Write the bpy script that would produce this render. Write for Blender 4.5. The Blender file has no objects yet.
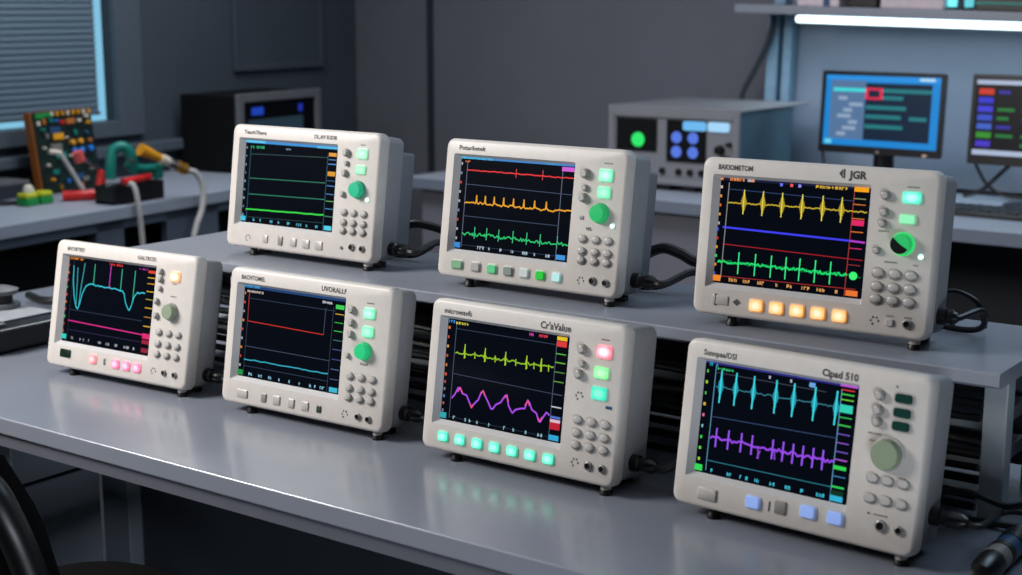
import bpy, bmesh, math, random
from mathutils import Vector, Matrix
random.seed(7)
PI = math.pi
scene = bpy.context.scene
COL = scene.collection
TZ = 0.75                       # table top height

# ------------------------------------------------------------------ materials
def lin(c):
    o = []
    for v in c[:3]:
        v = v / 255.0
        o.append(v / 12.92 if v <= 0.04045 else ((v + 0.055) / 1.055) ** 2.4)
    return (o[0], o[1], o[2], 1.0)

def mat(name, rgb, rough=0.5, metal=0.0, var=0.08, scale=30.0, bump=0.0, spec=0.5, coat=0.0):
    m = bpy.data.materials.new(name); m.use_nodes = True
    nt = m.node_tree; b = nt.nodes['Principled BSDF']
    b.inputs['Roughness'].default_value = rough
    b.inputs['Metallic'].default_value = metal
    b.inputs['Specular IOR Level'].default_value = spec
    b.inputs['Coat Weight'].default_value = coat
    tc = nt.nodes.new('ShaderNodeTexCoord'); n = nt.nodes.new('ShaderNodeTexNoise')
    n.inputs['Scale'].default_value = scale; n.inputs['Detail'].default_value = 3.0
    nt.links.new(tc.outputs['Object'], n.inputs['Vector'])
    r = nt.nodes.new('ShaderNodeValToRGB')
    c = lin(rgb)
    r.color_ramp.elements[0].position = 0.3; r.color_ramp.elements[1].position = 0.7
    r.color_ramp.elements[0].color = tuple(x * (1 - var) for x in c[:3]) + (1,)
    r.color_ramp.elements[1].color = tuple(min(1, x * (1 + var)) for x in c[:3]) + (1,)
    nt.links.new(n.outputs['Fac'], r.inputs['Fac'])
    nt.links.new(r.outputs['Color'], b.inputs['Base Color'])
    if bump:
        bp = nt.nodes.new('ShaderNodeBump'); bp.inputs['Strength'].default_value = bump
        bp.inputs['Distance'].default_value = 0.002
        nt.links.new(n.outputs['Fac'], bp.inputs['Height'])
        nt.links.new(bp.outputs['Normal'], b.inputs['Normal'])
    return m

_em = {}
def emat(rgb, strength=1.0, base=(8, 8, 10), rough=0.35):
    key = (tuple(rgb), strength, tuple(base))
    if key in _em: return _em[key]
    m = bpy.data.materials.new('glow_%d_%d_%d' % tuple(rgb)); m.use_nodes = True
    b = m.node_tree.nodes['Principled BSDF']
    b.inputs['Base Color'].default_value = lin(base)
    b.inputs['Roughness'].default_value = rough
    b.inputs['Emission Color'].default_value = lin(rgb)
    b.inputs['Specular IOR Level'].default_value = .25
    b.inputs['Emission Strength'].default_value = strength
    _em[key] = m
    return m

def litmat(rgb, strength=1.0, base=(120, 140, 130)):
    key = ('lit', tuple(rgb), strength)
    if key in _em: return _em[key]
    m = bpy.data.materials.new('lit_%d_%d_%d' % tuple(rgb)); m.use_nodes = True
    nt = m.node_tree; b = nt.nodes['Principled BSDF']
    b.inputs['Base Color'].default_value = tuple(x * .30 for x in lin(rgb)[:3]) + (1,); b.inputs['Roughness'].default_value = 0.3
    tc = nt.nodes.new('ShaderNodeTexCoord')
    mp = nt.nodes.new('ShaderNodeMapping'); mp.inputs['Location'].default_value = (-.5, 0, -.5); mp.inputs['Scale'].default_value = (1, 0, 1)
    ln = nt.nodes.new('ShaderNodeVectorMath'); ln.operation = 'LENGTH'
    rp = nt.nodes.new('ShaderNodeValToRGB')
    c = lin(rgb); k = min(.62, max(0, .22 * strength - .02))
    core = tuple(x + (1 - x) * k for x in c[:3])
    rp.color_ramp.elements[0].position = .16; rp.color_ramp.elements[0].color = core + (1,)
    rp.color_ramp.elements[1].position = .60; rp.color_ramp.elements[1].color = c
    nt.links.new(tc.outputs['Generated'], mp.inputs['Vector']); nt.links.new(mp.outputs[0], ln.inputs[0])
    nt.links.new(ln.outputs['Value'], rp.inputs['Fac']); nt.links.new(rp.outputs['Color'], b.inputs['Emission Color'])
    b.inputs['Emission Strength'].default_value = max(.25, .72 * strength)
    _em[key] = m
    return m

M = {}
M['bezel'] = mat('warm_grey_plastic', (203, 197, 191), 0.42, var=0.03, scale=60)
M['housing'] = mat('cool_grey_plastic', (138, 139, 143), 0.5, var=0.04, scale=60)
M['rear'] = mat('rear_grey_plastic', (116, 120, 126), 0.55, var=0.05)
M['recess'] = mat('recess_grey', (196, 194, 194), 0.4, var=0.03)
M['key'] = mat('key_grey', (182, 178, 174), 0.3, var=0.03)
M['key_dark'] = mat('knob_grey', (138, 135, 132), 0.3, var=0.04)
M['sage'] = mat('sage_rubber', (132, 146, 122), 0.45, var=0.04)
M['ink'] = mat('ink_grey', (70, 68, 68), 0.6)
M['rubber'] = mat('black_rubber', (16, 16, 18), 0.45, var=0.1)
M['black'] = mat('black_plastic', (14, 15, 17), 0.32, var=0.1)
M['blackmat'] = mat('matte_black', (9, 10, 12), 0.75, var=0.1, spec=0.2)
M['steel'] = mat('steel', (185, 185, 190), 0.25, 1.0, var=0.03)
M['table'] = mat('grey_laminate', (126, 131, 142), 0.24, var=0.025, scale=12, spec=0.6, coat=0.12)
M['table_edge'] = mat('table_edge', (92, 94, 104), 0.4, var=0.03)
M['under'] = mat('dark_blue_panel', (40, 45, 54), 0.55, var=0.06, scale=6)
M['ped'] = mat('pedestal_grey', (104, 112, 122), 0.5, var=0.05, scale=5)
M['shelf'] = mat('riser_grey', (134, 139, 150), 0.32, var=0.03, scale=14, coat=0.1)
M['shelf_leg'] = mat('riser_leg', (158, 166, 172), 0.45)
M['wall'] = mat('wall_paint', (98, 100, 108), 0.85, var=0.04, scale=4, bump=0.1)
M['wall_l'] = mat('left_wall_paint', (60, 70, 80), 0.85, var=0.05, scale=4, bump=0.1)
M['panel_bluelit'] = mat('blue_lit_panel', (128, 140, 158), 0.7, var=0.04, scale=5)  # blue partly its own, partly the strip's glow put into the colour
M['floor'] = mat('dark_floor', (46, 50, 56), 0.5, var=0.2, scale=8)
M['frame'] = mat('window_frame', (78, 88, 98), 0.5, var=0.04)
M['bench'] = mat('bench_top', (158, 166, 180), 0.4, var=0.04, scale=9)
M['bench_lip'] = mat('bench_lip', (118, 126, 142), 0.45, var=0.03)
M['cab'] = mat('cabinet_grey', (92, 104, 118), 0.55, var=0.05, scale=6)
M['cab2'] = mat('cabinet_mauve', (118, 118, 128), 0.55, var=0.05, scale=6)
M['white_cable'] = mat('white_cable', (190, 188, 186), 0.45)
M['red'] = mat('red_plastic', (215, 36, 34), 0.35, var=0.06)
M['pink'] = mat('salmon_plastic', (225, 95, 90), 0.4)
M['teal'] = mat('teal_plastic', (12, 128, 116), 0.4, var=0.08)
M['yellow'] = mat('amber_plastic', (232, 160, 28), 0.35, var=0.06)
M['lime'] = mat('lime_plastic', (196, 204, 40), 0.4)
M['green'] = mat('green_plastic', (20, 140, 62), 0.4)
M['brass'] = mat('brass', (214, 160, 70), 0.28, 0.8)
M['wood'] = mat('orange_wood', (176, 100, 38), 0.55, var=0.15, scale=14)
M['pcb'] = mat('green_black_pcb', (10, 30, 26), 0.4, var=0.5, scale=35)
M['cream'] = mat('cream_plastic', (226, 218, 200), 0.4)
M['blue'] = mat('bright_blue', (30, 130, 225), 0.35)
M['navy'] = mat('navy_ring', (40, 74, 110), 0.35)
M['taupe'] = mat('taupe_ring', (120, 116, 110), 0.45)
M['inst'] = mat('instrument_grey', (128, 129, 134), 0.5, var=0.03)
M['inst_side'] = mat('instrument_side', (70, 98, 112), 0.5, var=0.05)
M['steelblue'] = mat('upright_paint', (120, 150, 172), 0.45)
M['boxpink'] = mat('pale_carton', (206, 192, 198), 0.7)
M['chair'] = mat('chair_black', (12, 13, 15), 0.38, var=0.2, scale=40)
M['fabric'] = mat('chair_fabric', (7, 7, 8), 0.9, var=0.3, scale=120, bump=0.3, spec=0.1)
M['pale'] = mat('pale_plate', (160, 163, 168), 0.4)
M['midgrey'] = mat('mid_grey', (98, 100, 104), 0.45)
M['screen'] = emat((3, 6, 14), 1.0, (4, 5, 8), 0.16)

def blind_mat():
    m = bpy.data.materials.new('blind_slat'); m.use_nodes = True
    nt = m.node_tree; b = nt.nodes['Principled BSDF']; out = nt.nodes['Material Output']
    b.inputs['Base Color'].default_value = lin((98, 114, 126)); b.inputs['Roughness'].default_value = 0.6
    t = nt.nodes.new('ShaderNodeBsdfTranslucent'); t.inputs['Color'].default_value = lin((100, 130, 150))
    mx = nt.nodes.new('ShaderNodeMixShader'); mx.inputs['Fac'].default_value = 0.18
    nt.links.new(b.outputs[0], mx.inputs[1]); nt.links.new(t.outputs[0], mx.inputs[2])
    nt.links.new(mx.outputs[0], out.inputs['Surface'])
    return m
M['blind'] = blind_mat()
def glass_mat():
    m = bpy.data.materials.new('window_glass'); m.use_nodes = True
    nt = m.node_tree; nt.nodes.remove(nt.nodes['Principled BSDF']); out = nt.nodes['Material Output']
    a = nt.nodes.new('ShaderNodeBsdfTransparent'); a.inputs['Color'].default_value = (0.85, 0.93, 0.96, 1)
    g = nt.nodes.new('ShaderNodeBsdfGlossy'); g.inputs['Roughness'].default_value = 0.05
    mx = nt.nodes.new('ShaderNodeMixShader'); mx.inputs['Fac'].default_value = 0.06
    nt.links.new(a.outputs[0], mx.inputs[1]); nt.links.new(g.outputs[0], mx.inputs[2])
    nt.links.new(mx.outputs[0], out.inputs['Surface'])
    return m
M['glass'] = glass_mat()

# ------------------------------------------------------------------ mesh helpers
def rr_loop(cx, cz, hw, hh, r, y, k=5):
    """rounded rectangle in the x-z plane at depth y, 4*(k+1) points"""
    r = max(1e-5, min(r, hw - 1e-5, hh - 1e-5)); pts = []
    for (sx, sz, a0) in ((1, 1, 0), (-1, 1, PI / 2), (-1, -1, PI), (1, -1, 1.5 * PI)):
        for i in range(k + 1):
            a = a0 + PI / 2 * i / k
            pts.append(Vector((cx + sx * (hw - r) + r * math.cos(a), y, cz + sz * (hh - r) + r * math.sin(a))))
    return pts

class MB:
    def __init__(s): s.bm = bmesh.new()
    def face(s, pts):
        vs = [s.bm.verts.new(p) for p in pts]
        return s.bm.faces.new(vs)
    def loops(s, L, cap0=True, cap1=True, closed=True):
        R = [[s.bm.verts.new(p) for p in l] for l in L]
        n = len(R[0])
        for a, b in zip(R[:-1], R[1:]):
            for i in range(n if closed else n - 1):
                j = (i + 1) % n
                s.bm.faces.new((a[i], a[j], b[j], b[i]))
        if cap0: s.bm.faces.new(list(reversed(R[0])))
        if cap1: s.bm.faces.new(R[-1])
        return s
    def box(s, x0, x1, y0, y1, z0, z1, bev=0.0, seg=2):
        ret = bmesh.ops.create_cube(s.bm, size=1.0)
        vs = ret['verts']
        for v in vs:
            v.co = Vector((x0 + (v.co.x + .5) * (x1 - x0), y0 + (v.co.y + .5) * (y1 - y0), z0 + (v.co.z + .5) * (z1 - z0)))
        if bev > 0:
            es = list({e for v in vs for e in v.link_edges})
            bmesh.ops.bevel(s.bm, geom=es, offset=bev, segments=seg, profile=0.5, affect='EDGES')
        return s
    def lathe(s, prof, origin=(0, 0, 0), axis='-y', seg=24, ex=1.0, ez=1.0):
        """prof: (radius, distance along axis)"""
        O = Vector(origin); L = []
        A = {'-y': (Vector((1, 0, 0)), Vector((0, 0, 1)), Vector((0, -1, 0))),
             'z': (Vector((1, 0, 0)), Vector((0, 1, 0)), Vector((0, 0, 1))),
             'x': (Vector((0, 1, 0)), Vector((0, 0, 1)), Vector((1, 0, 0)))}
        U, V, W = A[axis] if isinstance(axis, str) else axis
        for r, h in prof:
            L.append([O + U * (max(r, 1e-5) * ex * math.cos(2 * PI * i / seg)) + V * (max(r, 1e-5) * ez * math.sin(2 * PI * i / seg)) + W * h for i in range(seg)])
        return s.loops(L)
    def tube(s, pts, r, seg=8, smooth=True, taper=None):
        P = [Vector(p) for p in pts]
        if smooth and len(P) > 2:
            Q = []
            E = [P[0] * 2 - P[1]] + P + [P[-1] * 2 - P[-2]]
            for i in range(1, len(E) - 2):
                for k in range(8):
                    t = k / 8.0
                    a, b, c, d = E[i - 1], E[i], E[i + 1], E[i + 2]
                    Q.append(0.5 * ((2 * b) + (c - a) * t + (2 * a - 5 * b + 4 * c - d) * t * t + (3 * b - a - 3 * c + d) * t ** 3))
            Q.append(P[-1]); P = Q
        T0 = (P[1] - P[0]).normalized()
        N = T0.orthogonal().normalized(); L = []
        for i, p in enumerate(P):
            T = (P[min(i + 1, len(P) - 1)] - P[max(i - 1, 0)]).normalized()
            N = (N - T * N.dot(T)).normalized(); B = T.cross(N)
            rr = r if taper is None else r + (taper - r) * i / (len(P) - 1)
            L.append([p + (N * math.cos(2 * PI * k / seg) + B * math.sin(2 * PI * k / seg)) * rr for k in range(seg)])
        return s.loops(L)
    def xform(s, m):
        bmesh.ops.transform(s.bm, matrix=m, verts=s.bm.verts); return s
    def build(s, name, m, parent=None, smooth=False, loc=None, rot=None):
        bmesh.ops.recalc_face_normals(s.bm, faces=s.bm.faces)
        me = bpy.data.meshes.new(name); s.bm.to_mesh(me); s.bm.free()
        if smooth:
            me.polygons.foreach_set('use_smooth', [True] * len(me.polygons))
        me.materials.append(m)
        o = bpy.data.objects.new(name, me); COL.objects.link(o)
        if smooth:
            try: me.set_sharp_from_angle(angle=math.radians(38))
            except Exception: pass
        if parent: o.parent = parent
        if loc is not None: o.location = loc
        if rot is not None: o.rotation_euler = rot
        return o

def tag(o, label, cat, group=None, kind=None):
    o['label'] = label; o['category'] = cat
    if group: o['group'] = group
    if kind: o['kind'] = kind
    return o
def thing(name, label, cat, loc=(0, 0, 0), rz=0.0, group=None):
    o = bpy.data.objects.new(name, None); COL.objects.link(o)
    o.empty_display_size = 0.05
    o.location = loc; o.rotation_euler = (0, 0, rz)
    return tag(o, label, cat, group)
def struct(o): o['kind'] = 'structure'; return o

def text_mesh(name, s, size, m, parent, u, v, y=-0.0004, bold=0.0, loc=None, rot=None, align='LEFT', width=None):
    cu = bpy.data.curves.new(name, 'FONT'); cu.body = s; cu.size = size; cu.align_x = align; cu.offset = bold
    cu.resolution_u = 2
    t = bpy.data.objects.new(name, cu); COL.objects.link(t)
    dg = bpy.context.evaluated_depsgraph_get()
    me = bpy.data.meshes.new_from_object(t.evaluated_get(dg))
    bpy.data.objects.remove(t)
    xs = [q.co.x for q in me.vertices]
    k = 1.0
    if width and xs: k = width / (max(xs) - min(xs))
    for q in me.vertices:
        x, yy, z = q.co
        q.co = (u + x * k, y - z, v + yy)
    me.materials.clear(); me.materials.append(m)
    o = bpy.data.objects.new(name, me); COL.objects.link(o); o.parent = parent
    if loc is not None: o.location = loc
    if rot is not None: o.rotation_euler = rot
    return o

# ================================================================== CAMERA
cam = bpy.data.cameras.new('camera'); co = bpy.data.objects.new('camera', cam); COL.objects.link(co)
co.location = (0, 0, TZ + 0.6367)
co.rotation_euler = (PI / 2 - 0.1909, 0, 0.6241)
cam.sensor_width = 36.0; cam.lens = 1453.57 / 1022 * 36.0
cam.clip_start = 0.05; cam.clip_end = 60
cam.dof.use_dof = True; cam.dof.focus_distance = 2.12; cam.dof.aperture_fstop = 5.0
scene.camera = co

# ================================================================== ROOM
TH = math.radians(5.9)
LO = Vector((-3.708, 2.566, 0)); LEX = Vector((math.cos(TH), math.sin(TH), 0)); LEY = Vector((-math.sin(TH), math.cos(TH), 0))
def LW(x, y, z=0.0):            # left-bench coordinates -> world
    p = LO + LEX * x + LEY * y
    return Vector((p.x, p.y, TZ + z))
LROT = Matrix.Translation(Vector((LO.x, LO.y, TZ))) @ Matrix.Rotation(TH, 4, 'Z')
CEIL = 2.7
struct(MB().box(-6.2, 2.6, -2.0, 5.35, -0.05, 0).build('floor', M['floor']))
struct(MB().box(-6.2, 2.6, -2.0, 5.35, CEIL, CEIL + .05).build('ceiling', M['wall']))
struct(MB().box(-5.2, 2.6, 5.15, 5.3, 0, CEIL).build('wall_back', M['wall']))
struct(MB().box(2.5, 2.6, -2.0, 5.15, 0, CEIL).build('wall_right', M['wall']))
struct(MB().box(-6.2, 2.5, -2.0, -1.9, 0, CEIL).build('wall_front', M['under']))  # dark colour stands in for shade, keeps a grey veil off the displays
WX = -0.62
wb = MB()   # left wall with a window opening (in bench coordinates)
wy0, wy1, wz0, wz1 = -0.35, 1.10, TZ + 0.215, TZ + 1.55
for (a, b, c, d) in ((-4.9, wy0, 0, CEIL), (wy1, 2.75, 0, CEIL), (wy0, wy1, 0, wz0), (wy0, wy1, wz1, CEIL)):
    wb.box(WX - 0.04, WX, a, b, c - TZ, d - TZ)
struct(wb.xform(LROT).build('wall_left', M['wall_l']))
win = MB()
for (a, b, c, d) in ((wy0 - .12, wy0, wz0 - .06, wz1 + .1), (wy1, wy1 + .135, wz0 - .06, wz1 + .1), (wy0, wy1, wz0 - .06, wz0), (wy0, wy1, wz1, wz1 + .1)):
    win.box(WX, WX + .03, a, b, c - TZ, d - TZ, 0.004)
w1 = struct(win.xform(LROT).build('window_1', M['frame']))
g = MB().box(WX - .035, WX - .031, wy0, wy1, wz0 - TZ, wz1 - TZ).xform(LROT).build('window_pane', M['glass'], w1)
bl = thing('window_blind', 'grey-blue closed slat blind in the window at upper left, light leaking round it', 'blind', LW(WX, .35, .24), TH)
sl = MB()
nz = 58
for i in range(nz):
    z = 0.256 + i * 0.0225
    sl.face([LW(WX + .006, wy0 + .02, z - .006) , LW(WX + .006, wy1 - .078, z - .006), LW(WX - .003, wy1 - .078, z + .021), LW(WX - .003, wy0 + .02, z + .021)])
inv = Matrix.Translation(LW(WX, .35, .24)) @ Matrix.Rotation(TH, 4, 'Z')
sl.xform(inv.inverted()).build('slats', M['blind'], bl)
MB().box(-.014, .014, wy0 + .03 - .35, wy1 - .078 - .35, .002, .014, .003).build('bottom_rail', M['frame'], bl)
struct(MB().box(WX, WX + .07, -.5, 1.62, .085, .125, .006).xform(LROT).build('trim_1', M['frame']))
# wall access panel on the left wall
ap = thing('wall_panel', 'flat framed grey panel mounted on the dark left wall above the black-sided cabinet', 'panel', LW(WX, 2.08, .37), TH)
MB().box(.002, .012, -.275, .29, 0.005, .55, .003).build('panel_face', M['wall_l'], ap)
fr = MB()
for (a, b, c, d) in ((-.295, -.27, 0, .57), (.285, .31, 0, .57), (-.27, .285, 0, .025), (-.27, .285, .545, .57)):
    fr.box(0.001, .022, a, b, c, d, .004)
fr.build('panel_frame', M['wall_l'], ap)
struct(MB().box(-4.165, -4.135, 5.138, 5.15, 0, CEIL).build('trim_2', M['under']))

# ================================================================== LEFT BENCH
lb = thing('lab_bench', 'long grey bench along the left wall under the window, open cabinets below', 'bench', LW(-.3, 1.0, -TZ), TH)
def lbx(mb): return mb.xform(Matrix.Translation(Vector((.3, -1.0, TZ))))
lbx(MB().box(WX + .01, 0, -1.2, 1.98, -.043, 0, .004)).build('bench_top', M['bench'], lb)
car = MB()
car.box(WX + .03, WX + .05, -1.2, 1.95, -TZ, -.043)
for y0, y1 in ((-1.2, -1.1), (.40, .52), (.72, .98), (1.55, 1.75), (1.87, 1.95)):
    car.box(-.045, -.02, y0, y1, -TZ, -.043)
car.box(-.045, -.02, -1.2, 1.95, -.075, -.043)
for y in (.46, .85, 1.65): car.box(WX + .05, -.045, y - .01, y + .01, -TZ, -.043)
lbx(car).build('carcass', M['cab'], lb)
lbx(MB().box(WX + .05, -.12, -1.1, 1.86, -TZ + .02, -.10)).build('cabinet_interior', M['blackmat'], lb)

# black-sided cabinet / scope on the left bench
bc = thing('rack_instrument', 'large black-sided instrument with grey front frame and blue display on left bench', 'instrument', LW(-.41, 1.64, 0), TH)
MB().box(-.147, .147, -.245, .26, .006, .30, .004).build('case', M['blackmat'], bc)
f = MB()
for (a, b, c, d) in ((-.258, -.222, .0, .308), (.228, .262, 0, .308), (-.222, .228, .272, .308), (-.222, .228, 0, .04)):
    f.box(.14, .158, a, b, c + .002, d, .004)
f.build('front_frame', M['midgrey'], bc)
dsp = MB().box(.142, .147, -.222, .228, .04, .272).build('display', M['screen'], bc)
MB().box(.147, .149, -.19, .15, .05, .205).build('display_window', emat((38, 58, 72), .7), dsp)
MB().box(.149, .1505, -.17, -.10, .222, .252).build('display_icon', emat((30, 70, 190), .8), dsp)
MB().box(.149, .1505, .12, .145, .222, .252).build('display_icon', emat((40, 60, 200), .6), dsp)

# circuit board panel
pb = thing('circuit_board', 'upright circuit board crowded with components on an orange backing, on left bench', 'circuit board', LW(-.43, .70, 0), TH)
TILT = Matrix.Rotation(math.radians(-8.5), 4, 'Y')
def pbx(mb): return mb.xform(TILT)
pbx(MB().box(-.04, -.004, -.135, .135, .004, .285, .003)).build('backing', M['wood'], pb)
pbx(MB().box(-.004, .002, -.131, .135, .004, .283, .001)).build('printed_board', M['pcb'], pb)
rc = random.Random(3)
def comp(name, m, y, z, kind, s=1.0):
    mb = MB()
    if kind == 'cap': mb.lathe([(0.008 * s, 0), (.008 * s, .012), (.006 * s, .014)], (0.002, y, z), 'x', 12)
    elif kind == 'box': mb.box(.002, .010, y - .012 * s, y + .012 * s, z - .006 * s, z + .006 * s, .0015)
    else: mb.box(.002, .012, y - .006 * s, y + .006 * s, z - .009 * s, z + .009 * s, .002)
    pbx(mb).build(name, m, pb, smooth=(kind == 'cap'))
for i in range(8): comp('terminal', M['yellow'] if i % 3 else M['cream'], -.05 + i * .0245, .274, 'res', .8)
comp('relay', M['green'], -.105, .270, 'box', 1.5); comp('relay', M['green'], -.07, .272, 'box', 1.3)
for (y, z, c, k, s) in ((-.115, .245, 'cream', 'res', .9), (-.09, .25, 'wood', 'res', 1.1), (-.06, .252, 'teal', 'cap', .9), (-.035, .25, 'blue', 'cap', .6), (-.01, .243, 'red', 'cap', .9),
        (.03, .245, 'wood', 'box', 1.6), (.07, .245, 'cream', 'cap', .7), (.105, .258, 'cream', 'cap', .8), (.11, .235, 'yellow', 'cap', .8), (-.1, .222, 'teal', 'cap', .8),
        (-.045, .218, 'navy', 'box', 2.0), (-.035, .196, 'yellow', 'box', 1.9), (-.085, .2, 'taupe', 'res', 1.0), (.045, .205, 'teal', 'res', 1.0), (.095, .2, 'navy', 'cap', .9),
        (.025, .170, 'yellow', 'cap', 1.15), (.062, .172, 'yellow', 'cap', 1.15), (.105, .172, 'wood', 'cap', 1.0), (.028, .142, 'blue', 'cap', 1.15), (.062, .142, 'blue', 'cap', 1.2), (.105, .144, 'blue', 'cap', 1.3),
        (-.05, .16, 'taupe', 'box', 2.0), (-.035, .13, 'teal', 'box', 1.9), (-.105, .16, 'cream', 'cap', .6), (-.1, .1, 'cream', 'cap', .6), (-.07, .075, 'teal', 'box', 1.2), (-.09, .05, 'yellow', 'cap', .7),
        (-.02, .1, 'navy', 'cap', .9), (.0, .075, 'taupe', 'cap', .8), (-.02, .04, 'blue', 'res', .8), (-.06, .022, 'brass', 'res', 1.0), (.03, .05, 'navy', 'box', 1.8), (.06, .04, 'taupe', 'box', 1.2), (.04, .02, 'wood', 'res', .8),
        (.0, .19, 'cream', 'cap', .5), (.075, .1, 'navy', 'cap', .8), (.09, .07, 'taupe', 'cap', .6), (.005, .125, 'cream', 'cap', .5)):
    comp({'cap': 'capacitor', 'box': 'chip', 'res': 'resistor'}[k], M[c], y, z, k, s)

# black tray box with clamp, probes
tb = thing('component_tray', 'low black open box at the front of the left bench, right of the circuit board', 'box', LW(-.075, .612, 0), TH)
MB().box(-.045, .045, -.115, .115, .002, .012, .003).build('tray_base', M['blackmat'], tb)
for (a, b, c, d) in ((-.045, -.037, -.115, .115), (.037, .045, -.115, .115), (-.037, .037, -.115, -.105), (-.037, .037, .105, .115)):
    MB().box(a, b, c, d, .010, .062, .003).build('tray_wall', M['black'], tb)
cl = thing('spring_clamp', 'teal spring clamp hooped over the black open box', 'clamp', LW(-.080, .615, .066), TH)
MB().tube([(-.02, -.065, .012), (-.02, -.06, .06), (-.02, -.045, .105), (0, -.015, .115), (.01, .005, .08), (.01, .015, .03)], .018, 10).build('jaw', M['teal'], cl, True)
MB().tube([(.0, -.01, .06), (.02, .03, .04), (.03, .09, .035), (.03, .11, .02)], .015, 10).build('handle', M['teal'], cl, True)
MB().box(.02, .05, .085, .115, .0, .05, .006).build('jaw_pad', M['teal'], cl)
MB().lathe([(.012, 0), (.012, .008)], (.018, 0.0, .07), 'x', 14).build('pivot', M['midgrey'], cl, True)
pr = thing('bnc_probe', 'amber cone probe with brass rings and a white lead, on the left bench', 'probe', LW(-.03, .675, .115), TH)
def seg(a, b, prof, name, m, par, sg=16):
    a = Vector(a); b = Vector(b); W = (b - a).normalized(); U = W.orthogonal().normalized(); V = W.cross(U); ln = (b - a).length
    return MB().lathe([(r, t * ln) for r, t in prof], a, (U, V, W), sg).build(name, m, par, True)
P0, P1 = Vector((.012, -.065, .06)), Vector((.05, .115, -.025))
def pt(t): return P0 + (P1 - P0) * t
seg(pt(0), pt(.46), [(.022, 0), (.02, .2), (.012, 1)], 'cone_sleeve', M['yellow'], pr)
seg(pt(.42), pt(.6), [(.017, 0), (.018, .5), (.015, 1)], 'collar', M['cream'], pr)
seg(pt(.66), pt(.72), [(.018, 0), (.018, 1)], 'metal_ring', M['steel'], pr)
seg(pt(.6), pt(1.0), [(.011, 0), (.011, 1)], 'barrel', M['taupe'], pr)
seg(pt(.76), pt(.84), [(.019, 0), (.021, .5), (.019, 1)], 'brass_ring', M['brass'], pr)
seg(pt(.88), pt(.97), [(.019, 0), (.021, .5), (.018, 1)], 'brass_ring', M['brass'], pr)
e = pt(1.0)
MB().tube([e, e + Vector((.01, .03, -.012)), e + Vector((.02, .05, -.06)), e + Vector((.025, .038, -.13)), e + Vector((.025, .005, -.19)), e + Vector((.025, -.012, -.26)), e + Vector((.025, -.012, -.5)), e + Vector((.025, -.012, -.82))], .0105, 10).build('lead', M['white_cable'], pr, True)
wc = MB().tube([LW(-.022, .545, .068), LW(.004, .55, .062), LW(.018, .553, .0), LW(.022, .558, -.1), LW(.024, .565, -.3), LW(.025, .57, -.74)], .009, 8).build('lead_cable', M['white_cable'], None, True)
tag(wc, 'pale grey cable hanging straight down from the black open box on the left bench', 'cable')
tl = thing('test_lead', 'red lever-shaped test lead lying across the black open box', 'test lead', LW(-.02, .575, .076), TH)
MB().tube([(0.0, -.05, .0), (.0, .01, .002), (.0, .075, .006)], .012, 10).build('grip', M['red'], tl, True)
MB().tube([(0, -.05, 0), (0, -.12, -.006)], .004, 8).build('tip', M['steel'], tl, True)
rp = thing('probe_handle', 'red elbow-shaped probe handle lying in front of the circuit board', 'probe', LW(-.215, .535, 0), TH)
MB().tube([(-.05, -.04, .018), (-.01, .0, .018), (.02, .045, .018)], .0175, 12).build('grip', M['red'], rp, True)
MB().tube([(.022, .05, .026), (.022, .065, .065), (.022, .075, .095)], .0145, 12, taper=.018).build('elbow', M['red'], rp, True)
MB().tube([(.022, .072, .095), (.0, .0, .145)], .0055, 8).build('rod', M['steel'], rp, True)
MB().tube([(.0, .0, .132), (-.003, -.01, .165)], .018, 12).build('tip_cap', M['pink'], rp, True)
wr = thing('stylus', 'white rod leaning from the red probe handle up against the circuit board', 'stylus', LW(-.26, .56, 0), TH)
MB().tube([(-.06, .085, .012), (-.09, .01, .155)], .0075, 10).build('shaft', M['white_cable'], wr, True)
MB().tube([(-.085, .013, .15), (-.10, -.025, .158)], .009, 10).build('head', M['cream'], wr, True)
gt = thing('tape_roll', 'small green and yellow two-part holder at the left bench edge by the board', 'holder', LW(-.28, .395, 0), TH)
for yy in (-.034, .026):
    b = MB().box(-.026, .026, yy - .027, yy + .027, .0, .026, .006).build('base_block', M['green'], gt)
    MB().box(-.025, .025, yy - .025, yy + .025, .026, .042, .006).build('yellow_top', M['lime'], b)
MB().lathe([(.017, .04), (.019, .052), (.012, .066), (.001, .07)], (0, -.03, 0), 'z', 14).build('knob', M['cream'], gt, True)
sb = thing('storage_box', 'dark low box tucked under the wall ledge at far left of the bench', 'box', LW(-.53, .36, 0), TH)
MB().box(-.08, .08, -.2, .16, 0, .055, .004).build('box_body', M['under'], sb)
MB().box(-.084, .082, -.204, .164, .046, .059, .003).build('lid', M['midgrey'], sb)
tag(MB().tube([LW(-.45, .1, .008), LW(-.36, .3, .008), LW(-.33, .36, .008), LW(-.38, .47, .008), LW(-.41, .56, .008)], .008, 8).build('cable', M['rubber'], None, True), 'black cable lying on the left bench beside the green and yellow holder', 'cable')

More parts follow.
